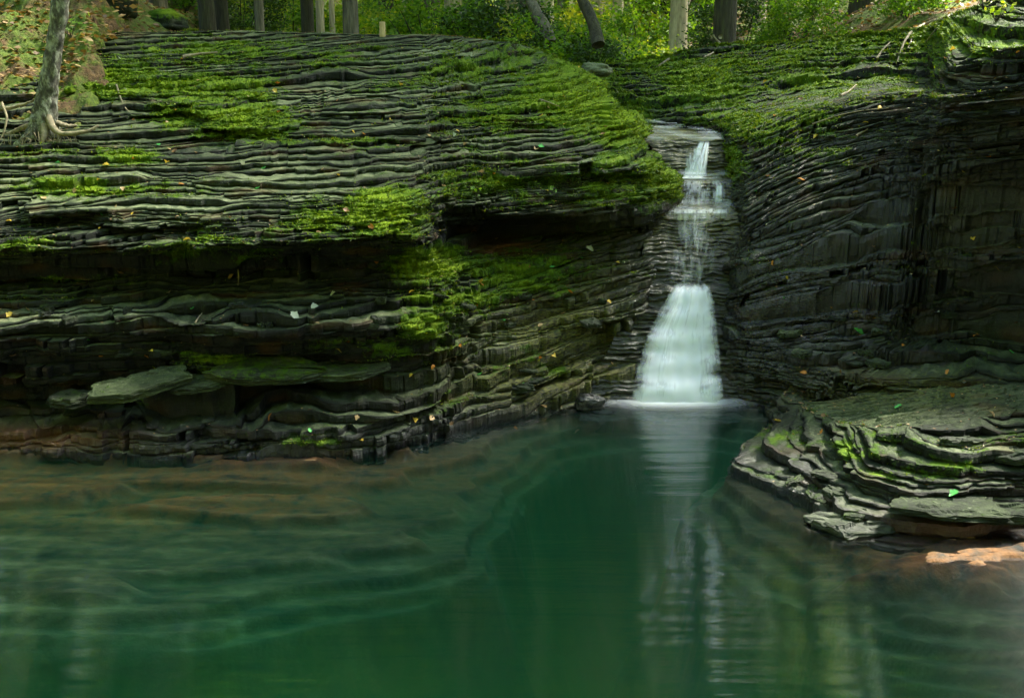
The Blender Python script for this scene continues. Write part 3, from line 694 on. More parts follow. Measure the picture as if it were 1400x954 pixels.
# thin film down the slide, upper falls and the run above
sheets = []
for (a, b, l0, l1, r0, r1, dn, ed, off) in [
    (284, 392, 905, 912, 1003, 975, .24, .42, .02), (300, 392, 925, 925, 970, 960, .22, .4, .03), (282, 300, 905, 905, 1003, 1000, .55, .7, .03),
    (192, 241, 955, 932, 970, 966, .75, .95, .03), (200, 241, 938, 930, 965, 968, .40, .8, .04), (236, 244, 905, 900, 985, 990, .7, .8, .03),
    (250, 276, 978, 975, 988, 988, .9, .95, .03), (244, 282, 915, 910, 1003, 1003, .36, .65, .02)]:
    V, pys, c = fall(a, b, lambda p: np.interp(p, [a, b], [l0, l1]), lambda p: np.interp(p, [a, b], [r0, r1]), 60, 70, off, len(sheets) + 4, .01)
    P_ = pys[:, None] + 0 * c[None]; Cc = c[None] + 0 * pys[:, None]
    dens = dn + .3 * n2(Cc * 3, P_ / 25, 50 + len(sheets)); edge = sst(0, .2, Cc) * sst(1, .8, Cc) * sst(a, a + 5, P_) * ed
    sheets.append(sheet(V, dens, edge, len(sheets) + 5))
build_sheets('waterfall', sheets, M_FALL, 'thin water film and small upper falls in the rock cleft')
# run of shallow water above the falls, and the little basin between them
sheets = []
for (a, b, l0, l1, r0, r1, dn, ed) in [(168, 200, 820, 880, 985, 1000, .38, .45), (278, 290, 895, 895, 1010, 1010, .4, .35), (239, 246, 895, 895, 1010, 1010, .35, .35)]:
    V, pys, c = fall(a, b, lambda p: np.interp(p, [a, b], [l0, l1]), lambda p: np.interp(p, [a, b], [r0, r1]), 80, 40, .0, len(sheets) + 14, .0)
    V[..., 2] += .035
    P_ = pys[:, None] + 0 * c[None]; Cc = c[None] + 0 * pys[:, None]
    dens = dn + .45 * n2(Cc * 4, P_ / 6, 70 + len(sheets)); edge = sst(0, .15, Cc) * sst(1, .85, Cc) * ed
    V_ = sheet(V, dens, edge, 0); sheets.append((V, dens, edge, V_[4] * 3.0, V_[3] * .3))
build_sheets('stream', sheets, M_FALL, 'shallow pale stream running over rock above the falls')
# foam where the fall meets the pool
def foam():
    nr, na = 26, 120
    c0 = PZ(924, 550); V = np.empty((nr, na, 3)); D = np.empty((nr, na)); E = np.empty((nr, na))
    for i in range(nr):
        r = i / (nr - 1)
        for j in range(na):
            a = 2 * math.pi * j / (na - 1)
            V[i, j] = (c0[0] + .80 * r * math.cos(a), c0[1] + .30 * r * math.sin(a) - .02, .012 + .02 * (1 - r))
            D[i, j] = 1.6 ; E[i, j] = (1 - float(sst(.05, 1.0, r))) ** 1.6
    u_, v_ = V[..., 0] * .3, V[..., 1] * 1.5
    return V, D, E, u_, v_
build_sheets('foam', [foam()], M_FALL, 'white foam lying on the pool at the foot of the waterfall')

# ------------------------------------------------------------------ wooded ground round the gorge
def ground_h(X, Y):
    px, py = proj(np.stack([X, Y, X * 0 + 3], -1))
    d = np.hypot(X * .9, Y - 6.5)
    behind = sst(-1.2, -9, Y)
    # valley of the stream runs off to the back, slightly right
    vx = X - (1.6 - .10 * (Y - 10))
    base = 2.05 + .055 * np.maximum(Y - 11, 0) + .0035 * np.maximum(Y - 18, 0) ** 2
    left = .55 * sst(.8, -1.5, vx) + .9 * sst(-4.3, -6.4, vx) + .3 * np.maximum(-vx - 5.5, 0)
    right = .42 * np.maximum(vx - .4, 0) ** 1.0
    h = base + left + right - .35
    h += .25 * fbm2(X / 2.5, Y / 2.5, 3, 101) + .06 * fbm2(X / .5, Y / .5, 3, 102)
    # gorge pit: ground dives under the rock so that it stays hidden
    pit = (1 - sst(10.4, 11.6, Y + .25 * np.abs(X + .5) * 0)) * sst(7.6, 5.4, np.abs(X)) * sst(-3.6, -2.6, Y)
    low = -3.2
    h = h * (1 - pit) + low * pit
    hb = -.2 + 1.8 * sst(-2.6, -5, Y) + .6 * np.maximum(-Y - 4, 0)  # unseen rise behind the camera, steepened to block low front sky light
    k = sst(-1, -3, Y)
    h = np.where(Y < -1, h * (1 - k) + hb * k, h)
    side = sst(7.2, 12, np.abs(X)) * (1 - sst(9, 13, Y)) * sst(-4, 0, Y)
    return h + side * 1.0
a_ = np.concatenate([np.linspace(-70, -14, 60), np.linspace(-13.8, 14, 330), np.linspace(14.5, 70, 60)])
b_ = np.concatenate([np.linspace(-45, -5, 40), np.linspace(-4.8, 24, 340), np.linspace(24.5, 95, 80)])
X, Y = np.meshgrid(a_, b_); Z = ground_h(X, Y)
def ground_material():
    m, t, out = new_mat('forest_floor')
    p = N(t, 'BsdfPrincipled'); p.inputs['Roughness'].default_value = .9
    geo = N(t, 'NewGeometry'); pos = geo.outputs['Position']
    nA = noise(t, 2.2, 6, .7, pos); nB = noise(t, 22, 5, .7, pos)
    lit = ramp(t, nB.outputs[0], [(.25, (.030, .018, .009)), (.5, (.12, .068, .028)), (.72, (.20, .12, .05))])
    ms = ramp(t, nB.outputs[0], [(.3, (.03, .06, .006)), (.7, (.14, .20, .012))])
    f = ramp(t, nA.outputs[0], [(.42, (0, 0, 0)), (.52, (1, 1, 1))])
    t.links.new(mixc(t, f.outputs[0], lit.outputs[0], ms.outputs[0]), p.inputs['Base Color'])
    b = N(t, 'Bump'); b.inputs['Strength'].default_value = 1; b.inputs['Distance'].default_value = .05
    L(t, nB, 0, b, 'Height'); L(t, b, 0, p, 'Normal'); L(t, p, 0, out, 0); return m
M_GROUND = ground_material()
me = raw_mesh('ground', np.stack([X, Y, Z], -1).reshape(-1, 3), grid_faces(*X.shape), M_GROUND, smooth=True)
tag(link('ground', me), 'wooded slope covered in brown leaf litter and moss', kind='structure')
bx, by = np.meshgrid(np.linspace(-6.6, -3.3, 200), np.linspace(8.2, 12.5, 240))
edge_ = -3.75 - .25 * (by - 8.5) * 0 + .25 * n2(bx * 0 + 2, by / .5, 211) - .75 * sst(9.2, 11, by)
bz = 1.93 + .50 * (by - 8.55) + .16 * fbm2(bx / .6, by / .6, 3, 210) + .05 * fbm2(bx / .12, by / .12, 3, 212)
bz -= 1.4 * sst(11.4, 12.4, by)
bz -= 1.3 * sst(0, .45, bx - edge_) + 1.2 * sst(8.62, 8.3, by + .12 * n2(bx / .3, by * 0, 213))
me = raw_mesh('bank', np.stack([bx, by, bz], -1).reshape(-1, 3), grid_faces(*bx.shape), M_GROUND, smooth=True)
tag(link('bank', me), 'steep earth bank of moss and brown leaves under the leaning tree', kind='structure')
def gz(x, y): return float(ground_h(np.array([x]), np.array([y]))[0])
def on_ground(px, D):     # point of the ground in column px at distance D
    z = 3.0
    for _ in range(6):
        zc = D * CA - (z - CAM_H) * SA; x = (px - CX) / FPX * zc; z = gz(x, D)
    return np.array([x, D, z])
# ------------------------------------------------------------------ tubes, trees, leaves
def tube(path, rad, sides=10, seed=0, rough=.0, cap=True):
    P = np.array(path, float); n = len(P); rad = np.broadcast_to(np.array(rad, float), (n,))
    T = np.gradient(P, axis=0); T /= np.linalg.norm(T, axis=1, keepdims=True) + 1e-9
    up = np.array([0, 0, 1.0]) if abs(T[0][2]) < .9 else np.array([1.0, 0, 0])
    V = np.empty((n, sides, 3)); a = np.linspace(0, 2 * np.pi, sides, endpoint=False)
    A = np.cross(T[0], up); A /= np.linalg.norm(A)
    for i in range(n):
        A = A - T[i] * (A @ T[i]); A /= np.linalg.norm(A) + 1e-9; B = np.cross(T[i], A)
        rr = rad[i] * (1 + rough * n2(a * 1.3 + seed, np.full(sides, i * .35), seed))
        V[i] = P[i] + rr[:, None] * (np.cos(a)[:, None] * A + np.sin(a)[:, None] * B)
    F = []
    for i in range(n - 1):
        for j in range(sides):
            k = (j + 1) % sides
            F.append((i * sides + j, i * sides + k, (i + 1) * sides + k, (i + 1) * sides + j))
    V = V.reshape(-1, 3)
    if cap:
        for e in (0, n - 1):
            V = np.vstack([V, P[e]]); ci = len(V) - 1
            for j in range(0, sides):
                F.append((e * sides + j, e * sides + (j + 1) % sides, ci, ci))
    return V, np.array(F)
def tri_fix(F):
    return F
def tubes_mesh(name, lst, mat, smooth=True):
    V, F, n = [], [], 0
    for v, f in lst: V.append(v); F.append(f + n); n += len(v)
    V = np.concatenate(V); F = np.concatenate(F)
    me = bpy.data.meshes.new(name)
    me.from_pydata(V.tolist(), [], [tuple(dict.fromkeys(q)) for q in F.tolist()]); me.update()
    me.polygons.foreach_set('use_smooth', np.full(len(me.polygons), smooth)); me.materials.append(mat)
    return me
def leaf_quads(C, size, r, flat=.0, aspect=.5, nrm=None):
    """one folded leaf blade (two quads' worth as a kite) per centre"""
    n = len(C)
    D = r.normal(size=(n, 3)); D[:, 2] *= (1 - flat); D /= np.linalg.norm(D, axis=1, keepdims=True)
    Q = r.normal(size=(n, 3)) if nrm is None else nrm + .5 * r.normal(size=(n, 3))
    S = np.cross(D, Q); S /= np.linalg.norm(S, axis=1, keepdims=True) + 1e-9
    sz = (size * r.uniform(.6, 1.3, n))[:, None]
    a = C - D * sz * .5; b = C + S * sz * aspect * .5 - D * sz * .05; c = C + D * sz * .5; d = C - S * sz * aspect * .5 - D * sz * .05
    V = np.stack([a, b, c, d], 1).reshape(-1, 3); F = np.arange(4 * n).reshape(-1, 4)
    return V, F
def clump_points(n, radius, r, centres, sp):
    k = r.integers(0, len(centres), n)
    return centres[k] + r.normal(size=(n, 3)) * sp * r.uniform(.5, 1.2, (n, 1))
def crown_mesh(name, h0, h1, rad, n, mat, seed, size=.10):
    r = np.random.default_rng(seed)
    nc = 60
    t = r.uniform(0, 1, nc); a = r.uniform(0, 2 * np.pi, nc)
    rr = rad * (.25 + .75 * np.sqrt(r.uniform(0, 1, nc))) * (1.0 - .55 * t)
    cen = np.stack([rr * np.cos(a), rr * np.sin(a), h0 + (h1 - h0) * t], 1)
    C = clump_points(n, rad, r, cen, np.array([.42, .42, .22]) * rad * .42)
    V, F = leaf_quads(C, size, r, .4, .6)
    return raw_mesh(name, V, F, mat)
def trunk_mesh(name, h, r0, r1, mat, seed, limbs=6, lean=0):
    r = np.random.default_rng(seed); n = 26
    t = np.linspace(0, 1, n)
    wob = np.stack([.12 * np.sin(t * 5 + seed) * t + lean * t, .1 * np.sin(t * 4 + 2 * seed) * t, -.5 + t * (h + .5)], 1)
    rad = r0 + (r1 - r0) * t + r0 * .8 * np.exp(-t * h / .35)
    lst = [tube(wob, rad, 12, seed, .15)]
    for i in range(limbs):
        f = r.uniform(.45, .95); b = np.array([np.interp(f, t, wob[:, c]) for c in range(3)]); a = r.uniform(0, 6.28)
        ln = r.uniform(.8, 2.0) * (1.2 - f); d = np.array([math.cos(a), math.sin(a), .5])
        pts = [b + d * ln * s + np.array([0, 0, .25 * s * s]) for s in np.linspace(0, 1, 6)]
        lst.append(tube(pts, np.linspace(r0 * .3, .01, 6), 6, i))
    return tubes_mesh(name, lst, mat)
rt_ = np.random.default_rng(5)
TR = {'grey': [trunk_mesh('trunk', 13, .17, .06, M_BARK, s) for s in (1, 2)], 'pale': [trunk_mesh('trunk', 14, .16, .06, M_BARKL, s) for s in (3, 4)],
      'dark': [trunk_mesh('trunk', 12, .22, .07, M_BARKD, s) for s in (5, 6)]}
CR = [crown_mesh('crown', 4.2, 13.5, 2.6, 14000, M_LEAF, 11, .13), crown_mesh('crown', 5.0, 14.0, 2.9, 14000, M_LEAFY, 12, .13),
      crown_mesh('crown', 3.6, 12.5, 2.4, 14000, M_LEAF, 13, .12), crown_mesh('crown', 6, 15.0, 3.2, 16000, M_LEAFY, 14, .14)]
def tree(px, D, kind, crown, scale, label, group='trees on the slope behind the cliffs', thin=1.0, xy=None, rz=None, tilt=0):
    p = on_ground(px, D) if xy is None else np.array([xy[0], xy[1], gz(*xy)])
    root = empty('tree', p - np.array([0, 0, .1]), rt_.uniform(0, 6.28) if rz is None else rz)
    root.scale = (scale, scale, scale); root.rotation_euler[1] = tilt
    tag(root, label, 'tree', group)
    tk = link('trunk', TR[kind][int(rt_.integers(0, 2))], root); tk.scale = (thin, thin, 1)
    if crown is not None: link('crown', CR[crown], root)
    return root
TREES = [  # px, D, trunk, crown, scale, thin
 (288,14.5,'dark',0,1.0,.55,'dark leaning trunk standing at the left end of the dome crest'),(308,15.0,'dark',2,1.0,.5,'darker trunk just right of the leaning one beside the dome crest'),
 (360,14.2,'grey',0,.95,.42,'slim grey trunk standing alone behind the mossy dome crest'),
 (424,15.5,'dark',None,1.0,.45,'dark slanting trunk, first of the four close together behind the dome'),(441,16.5,'pale',None,1.05,.4,'thin pale trunk, second of the four close together behind the dome'),
 (458,17.5,'pale',None,1.05,.3,'thinnest pale trunk, third of the four close together behind the dome'),(482,14.6,'grey',None,1.0,.7,'stout grey trunk, rightmost of the four close together behind the dome'),
 (575,21,'dark',None,1.1,.5,'thin dark trunk half hidden by the bushes left of centre'),(690,24,'pale',None,1.2,.5,'thin pale trunk far back among the green bushes at the centre'),
 (640,27,'grey',3,1.2,.7,'grey trunk farthest back between the centre bushes'),
 (843,22,'pale',None,1.15,.7,'pale trunk rising far behind the stream notch'),(925,19,'pale',None,1.1,.95,'tall pale sunlit trunk on the slope above the stream'),(1032,19,'pale',None,1.1,.95,'pale sunlit trunk upslope, right of the mossy root tree'),
 (985,12.9,'dark',None,.9,.75,'mossy trunk with bare roots above the waterfall'),(1078,21,'pale',None,1.1,.8,'grey trunk high on the right slope'),(885,25,'dark',None,1.2,.9,'dark trunk far up the valley of the stream'),
 (1180,17,'dark',0,1.1,.9,'dark trunk on the bank above the right wall'),(1330,15,'dark',2,1.1,.9,'dark trunk at the top right above the overhang'),
 (215,17,'grey',0,1.1,.8,'grey trunk on the left slope behind the dark stump'),(110,11.9,'dark',2,1.0,1.15,'thick dark trunk close behind the lichen covered tree'),(160,16,'pale',1,1.1,.7,'pale trunk upslope between two dark ones at the left'),
 (-60,14,'dark',0,1.1,1.0,'dark trunk at the left edge of the slope'),(530,30,'dark',0,1.3,.9,'dark trunk deep in the wood behind the cut post'),(770,30,'grey',1,1.3,.8,'grey trunk deep in the wood behind the leaning log'),
 (1470,13,'dark',0,1.1,1.0,'dark trunk beyond the right edge of the wall'),(960,32,'dark',3,1.3,.9,'dark trunk deepest in the wood above the falls'),(1130,28,'grey',3,1.3,.9,'grey trunk far upslope above the mossy right ledges'),(380,28,'grey',1,1.3,.9,'grey trunk deep in the wood left of the slim one')]
for px, D, k, c, s, th, lb in TREES:
    tree(px, D, k, c, s, lb, thin=th)
for i, (px, D, c) in enumerate([(560,25,1),(640,28,3),(700,25,1),(760,28,3),(815,25,1),(875,29,3),(935,26,1),(1000,29,3),(1060,26,1),(1120,30,3),(600,34,3),(730,34,1),(850,35,3),(970,35,1),(1090,36,3),(500,31,1),(620,21,1),(590,23,3),(745,22,3),(720,24,1)]):
    tree(px, D, ('pale', 'grey')[i % 2], c if i % 2 == 0 or i > 15 else None, 1.6 if i < 16 else 2.0, 'tall sunlit tree in the wood up the valley', 'tall sunlit trees far up the valley', thin=.6)
for i, (px, D) in enumerate([(-20,17),(60,19),(140,21),(230,23),(-120,15),(1180,22),(1260,19),(1380,20),(1450,17),(310,25)]):  # dark crowns added to close sky gaps mirrored in the pool
    tree(px, D, 'dark', (0, 2)[i % 2], 1.35, 'dark leafy tree added at the side of the wood to block sky', 'dark trees added at the sides of the wood to block sky', thin=.7)
# unseen trees added round the camera to block sky light and shade the gorge
for i, (x, y) in enumerate([(-11,-6),(-7,-9),(-2.5,-8),(2.5,-9.5),(7,-7),(11,-5),(-13,0),(13,1),(-14,6),(13.5,7),(-10,-13),(0,-14),(9,-13),(-12,11),(12,12.5),(-5,-4.5),(4.6,-4.6),(0,-5.5),(-8.5,-2.5),(8.5,-2)]):
    tree(0, 0, 'dark', (0, 2)[i % 2], 1.45, 'unseen leafy tree added on the near bank to shade the gorge', 'unseen shading trees added round the near bank', xy=(x, y))

# the far wood up the valley
nf = 110000; rf_ = np.random.default_rng(77)
fc = np.stack([rf_.uniform(-40, 40, 760), rf_.uniform(36, 50, 760), rf_.uniform(0, 1, 760)], 1); fc[:, 2] = ground_h(fc[:, 0], fc[:, 1]) + fc[:, 2] ** 1.0 * 37
V, F = leaf_quads(clump_points(nf, 1, rf_, fc, np.array([2.0, 1.6, 1.3])), .46, rf_, .3, .6)
tag(link('far_wood', raw_mesh('far_wood', V, F, M_LEAFY)), 'distant sunlit leafy wood up the valley', kind='stuff')

# understorey shrubs
def shrub_mesh(name, h, rad, n, mat, seed, size=.06):
    r = np.random.default_rng(seed); nc = 26
    a = r.uniform(0, 6.28, nc); rr = rad * np.sqrt(r.uniform(0, 1, nc)); zz = h * (.15 + .85 * r.uniform(0, 1, nc)) * (1 - .4 * (rr / rad) ** 2)
    C = clump_points(n, rad, r, np.stack([rr * np.cos(a), rr * np.sin(a), zz], 1), np.array([.2, .2, .12]) * rad)
    V, F = leaf_quads(C, size, r, .5, .55); return raw_mesh(name, V, F, mat)
def stems_mesh(h, rad, seed):
    r = np.random.default_rng(seed); lst = []
    for i in range(7):
        a = r.uniform(0, 6.28); e = np.array([rad * .7 * math.cos(a), rad * .7 * math.sin(a), h * r.uniform(.6, .95)])
        lst.append(tube([e * s + np.array([0, 0, -.1 + .2 * s * (1 - s)]) for s in np.linspace(0, 1, 6)], np.linspace(.018, .005, 6), 6, i))
    return tubes_mesh('stem', lst, M_BARKD)
SH = [shrub_mesh('foliage', 1.5, .9, 5000, M_LEAF, 21, .075), shrub_mesh('foliage', 1.2, 1.0, 5000, M_LEAFY, 22, .075), shrub_mesh('foliage', 1.8, .9, 6000, M_LEAFD, 23, .07)]
SS = [stems_mesh(1.5, .9, 31), stems_mesh(1.2, 1.0, 32), stems_mesh(1.8, .9, 33)]
SHK = ['green leafy bush', 'yellow green sunlit bush', 'dark green bush']
SHRUBS = [(520,18,0,1,'right behind the stout grey trunk'),(545,17.5,1,1,'behind the cut wooden post'),(590,15.5,0,1,'on the crest left of centre'),(630,17,1,1.1,'behind the middle of the dome crest'),
 (668,15,2,.9,'where the dome crest starts to fall'),(700,17,1,1.1,'at the centre of the treeline'),(725,14.2,0,.85,'close behind the falling right crest'),(760,15.5,0,1,'left of the leaning log'),(790,14.2,2,.8,'in front of the leaning log'),
 (820,16,0,1,'above the stream notch'),(850,18,1,1,'upstream of the notch'),(880,20,0,1.1,'far up the stream valley'),(740,20,1,1.4,'second row behind the centre'),(660,22,0,1.5,'second row left of centre'),
 (600,24,1,1.5,'far back behind the post'),(400,20,0,1.2,'between the slim trunk and the four trunks'),(350,22,1,1.2,'behind the slim trunk'),(330,17,2,.8,'right of the double dark trunks'),(520,24,1,1.5,'far back left of the post'),
 (800,24,1,1.6,'far back behind the notch'),(930,24,0,1.5,'far back above the falls'),(1010,16,2,.8,'on the right slope by the root tree'),(250,19,0,1,'far left upslope'),(1090,15,0,.7,'at the top of the right ledges'),(1240,14,0,.7,'on the bank above the right wall'),
 (450,26,1,1.5,'far back behind the four trunks'),(700,30,1,2,'deepest at the centre'),(860,30,1,2,'deepest behind the notch'),(560,32,0,2,'deepest left of centre'),(1000,30,0,2,'deepest upslope right')]
for px, D, k, s, wh in SHRUBS:
    p = on_ground(px, D); root = empty('shrub', p - np.array([0, 0, .05]), rt_.uniform(0, 6.28)); root.scale = (s, s, s)
    tag(root, SHK[k] + ' ' + wh, 'shrub', 'bushes behind the cliffs')
    link('foliage', SH[k], root); link('stem', SS[k], root)

# ------------------------------------------------------------------ surface lookup on what has been built
dg = bpy.context.evaluated_depsgraph_get(); dg.update()
from mathutils import Vector
def hit(px, py, skip=('water', 'waterfall', 'foam', 'stream')):
    a = (px - CX) / FPX; b = -(py - CY) / FPX
    d = Vector((a, CA + b * SA, -SA + b * CA)).normalized(); o = Vector((0, 0, CAM_H)); dist = 60
    for _ in range(12):
        ok, loc, nr, idx, ob, mt = sc.ray_cast(dg, o, d, distance=dist)
        if not ok: return None
        if ob.name.split('.')[0] in skip or ob.name.startswith(('foliage', 'crown')): o = loc + d * .002; continue
        return np.array(loc), np.array(nr), ob.name
    return None
def drop_on(x, y, z0=3.5):
    o = Vector((x, y, z0))
    for _ in range(6):
        ok, loc, nr, idx, ob, mt = sc.ray_cast(dg, o, Vector((0, 0, -1)), distance=8)
        if not ok: return None
        if ob.name.split('.')[0] in ('water', 'waterfall', 'foam', 'stream') or ob.name.startswith(('foliage', 'crown')): o = loc - Vector((0, 0, .002)); continue
        return np.array(loc), np.array(nr)

# ------------------------------------------------------------------ the lichen covered tree at the left edge, its roots over the bank
h = hit(62, 182)
tb = h[0] if h else PX(62, 182, 8.6)
D0 = tb[1]
def Q(px, py, d=0.0): return PX(px, py, D0 + d)
root = empty('tree', tb); tag(root, 'lichen covered grey tree with spreading roots at the left edge of the dome', 'tree')
def loc_(pts): return [np.array(p) - tb for p in pts]
main = [Q(60,190,.05), Q(60,178), Q(61,160), Q(64,135), Q(68,105), Q(73,75), Q(78,40), Q(84,0), Q(90,-60), Q(100,-140), Q(108,-260), Q(118,-420), Q(124,-620), Q(130,-900)]
mr = [.15,.13,.105,.085,.072,.066,.062,.070,.066,.06,.055,.05,.04,.02]
mt = np.linspace(0, 1, len(main)); tt = np.linspace(0, 1, 90); mp_ = np.array(loc_(main))
mp_ = np.stack([np.interp(tt, mt, mp_[:, c]) for c in range(3)], 1); mp_ = gauss1(mp_, 2.5, 0); mrr = gauss1(np.interp(tt, mt, mr), 2.5, 0)
link('trunk', tubes_mesh('trunk', [tube(mp_, mrr, 20, 3, .18)], M_LICHEN), root)
cr = link('crown', crown_mesh('crown', 3.2, 7.5, 1.8, 9000, M_LEAF, 15, .11), root); cr.location = (.25, 0, 0)
for i, (pts, r0) in enumerate([
    ([(58,165,-.04),(48,178,-.08),(36,192,-.12),(20,205,-.15),(2,215,-.18),(-20,235,-.2)], .06), ([(66,160,-.06),(72,175,-.12),(82,184,-.15),(100,183,-.16),(120,180,-.14),(135,172,-.1)], .032),
    ([(55,170,-.02),(40,172,.0),(20,180,.02),(-5,190,.05)], .035), ([(62,172,-.08),(60,188,-.14),(56,200,-.16),(50,212,-.14)], .035), ([(70,165,-.02),(82,170,.0),(92,172,.05),(105,172,.1)], .03),
    ([(30,195,-.13),(28,208,-.2),(22,222,-.22),(8,228,-.22)], .014), ([(2,140,.1),(10,160,.0),(6,180,-.05),(-4,200,-.1)], .013), ([(-6,150,.1),(16,148,.05),(36,142,.04),(50,135,.02)], .018)]):
    P = np.array(loc_([Q(a, b, c) for a, b, c in pts])); t_ = np.linspace(0, 1, len(P)); t2 = np.linspace(0, 1, 30)
    P = gauss1(np.stack([np.interp(t2, t_, P[:, c]) for c in range(3)], 1), 1.5, 0)
    P[:, 2] += .008 * n2(t2 * 9, t2 * 0 + i, 5)
    link('root', tubes_mesh('root', [tube(P, np.linspace(r0, r0 * .3, 30), 10, i, .2)], M_ROOT if i not in (0,) else M_LICHEN), root)
# hair roots hanging over the bank
lst = []
for i in range(90):
    a, b = rng.uniform(0, 110), rng.uniform(180, 205); p = Q(a, b, -.16) - tb
    e = p + np.array([rng.normal() * .04, rng.normal() * .03, -rng.uniform(.05, .22)]); m_ = (p + e) / 2 + rng.normal(size=3) * .015
    lst.append(tube([p, m_, e], [.0035, .003, .0015], 4, i, cap=False))
link('root', tag(link('root', tubes_mesh('root', lst, M_ROOT), root), kind='stuff').data, None) if False else tag(link('root', tubes_mesh('root', lst, M_ROOT), root), kind='stuff')

# roots of the mossy tree above the falls
def world_tubes(name, specs, mat, label, cat, sides=8, parent=None):
    lst = []
    for i, (pts, r0, r1) in enumerate(specs):
        W = []
        for a, b in pts:
            hh = hit(a, b); W.append(hh[0] + np.array([0, -.01, .012]) if hh else PX(a, b, 11.5))
        W = np.array(W); t_ = np.linspace(0, 1, len(W)); t2 = np.linspace(0, 1, max(12, 6 * len(W)))
        W = gauss1(np.stack([np.interp(t2, t_, W[:, c]) for c in range(3)], 1), 1.2, 0)
        lst.append(tube(W, np.linspace(r0, r1, len(W)), sides, i, .2))
    base = lst[0][0][0].copy()
    lst = [(v - base, f) for v, f in lst]
    o = link(name, tubes_mesh(name, lst, mat), None, base)
    if label: tag(o, label, cat)
    return o
world_tubes('exposed_root', [([(985,52),(962,58),(940,66),(918,80),(900,92)], .03, .012), ([(975,50),(985,62),(975,74),(962,80)], .018, .008), ([(950,62),(935,58),(922,64)], .014, .006)], M_ROOT,
            'tangle of bare pale roots on moss above the stream notch', 'roots')
world_tubes('exposed_root', [([(1290,28),(1265,34),(1245,45),(1235,60),(1225,90)], .022, .008), ([(1262,34),(1248,50),(1240,70)], .012, .005), ([(1300,20),(1280,40),(1262,64)], .012, .005)], M_ROOT,
            'pale roots trailing down the top of the right wall', 'roots')
for pts, r0, lb in [([(1148,133),(1160,127),(1170,118)], .014, 'short orange brown stick on the mossy right ledges'), ([(1170,188),(1178,183),(1186,179)], .012, 'red brown stick below the mossy ledges of the right wall'),
    ([(1110,172),(1145,160),(1180,153),(1215,150)], .007, 'long thin twig slanting across the right ledges'), ([(1198,82),(1206,70),(1216,60)], .012, 'grey stick leaning beside the trailing roots'),
    ([(160,118),(165,135),(172,150),(182,160)], .009, 'pale forked twig hanging over the left bank'), ([(250,80),(272,76),(298,74)], .018, 'pale driftwood lying on the upper left dome'),
    ([(738,138),(750,142),(765,148)], .007, 'thin twig on bright moss near the dome edge'), ([(326,370),(327,382),(326,392)], .006, 'tiny hanging twig under the left overhang'), ([(268,443),(272,436),(277,430)], .006, 'small twig on the broad middle ledge at the left')]:
    world_tubes('stick', [(pts, r0, r0 * .5)], M_ROOT, lb, 'stick')

# leaning logs, post
def log(name, A, B, r0, r1, mat, label, cat):
    A = np.array(A); B = np.array(B); t2 = np.linspace(0, 1, 20)[:, None]; P = A + (B - A) * t2 + (0 if name == 'post' else .02) * np.sin(t2 * 9) * np.array([1, 0, 0.3])
    return tag(link(name, tubes_mesh(name, [tube(P - A, np.linspace(r0, r1, 20), 12, 3, .15)], mat), None, A), label, cat)
log('log', PX(752,62,14.3), PX(712,-40,15.2), .10, .06, M_BARK, 'pale sunlit log leaning among the bushes behind the dome', 'log')
log('log', PX(818,62,13.2), PX(768,-90,14.2), .085, .05, M_BARKD, 'dark mossy log leaning over the stream notch', 'log')
pb = hit(523, 50); pb = pb[0] if pb is not None else PX(523, 50, 11.6)
log('post', pb - np.array([0, 0, .05]), pb + np.array([0, .01, .15]), .034, .033, M_WOOD, 'short pale cut wooden post standing on the dome crest', 'post')

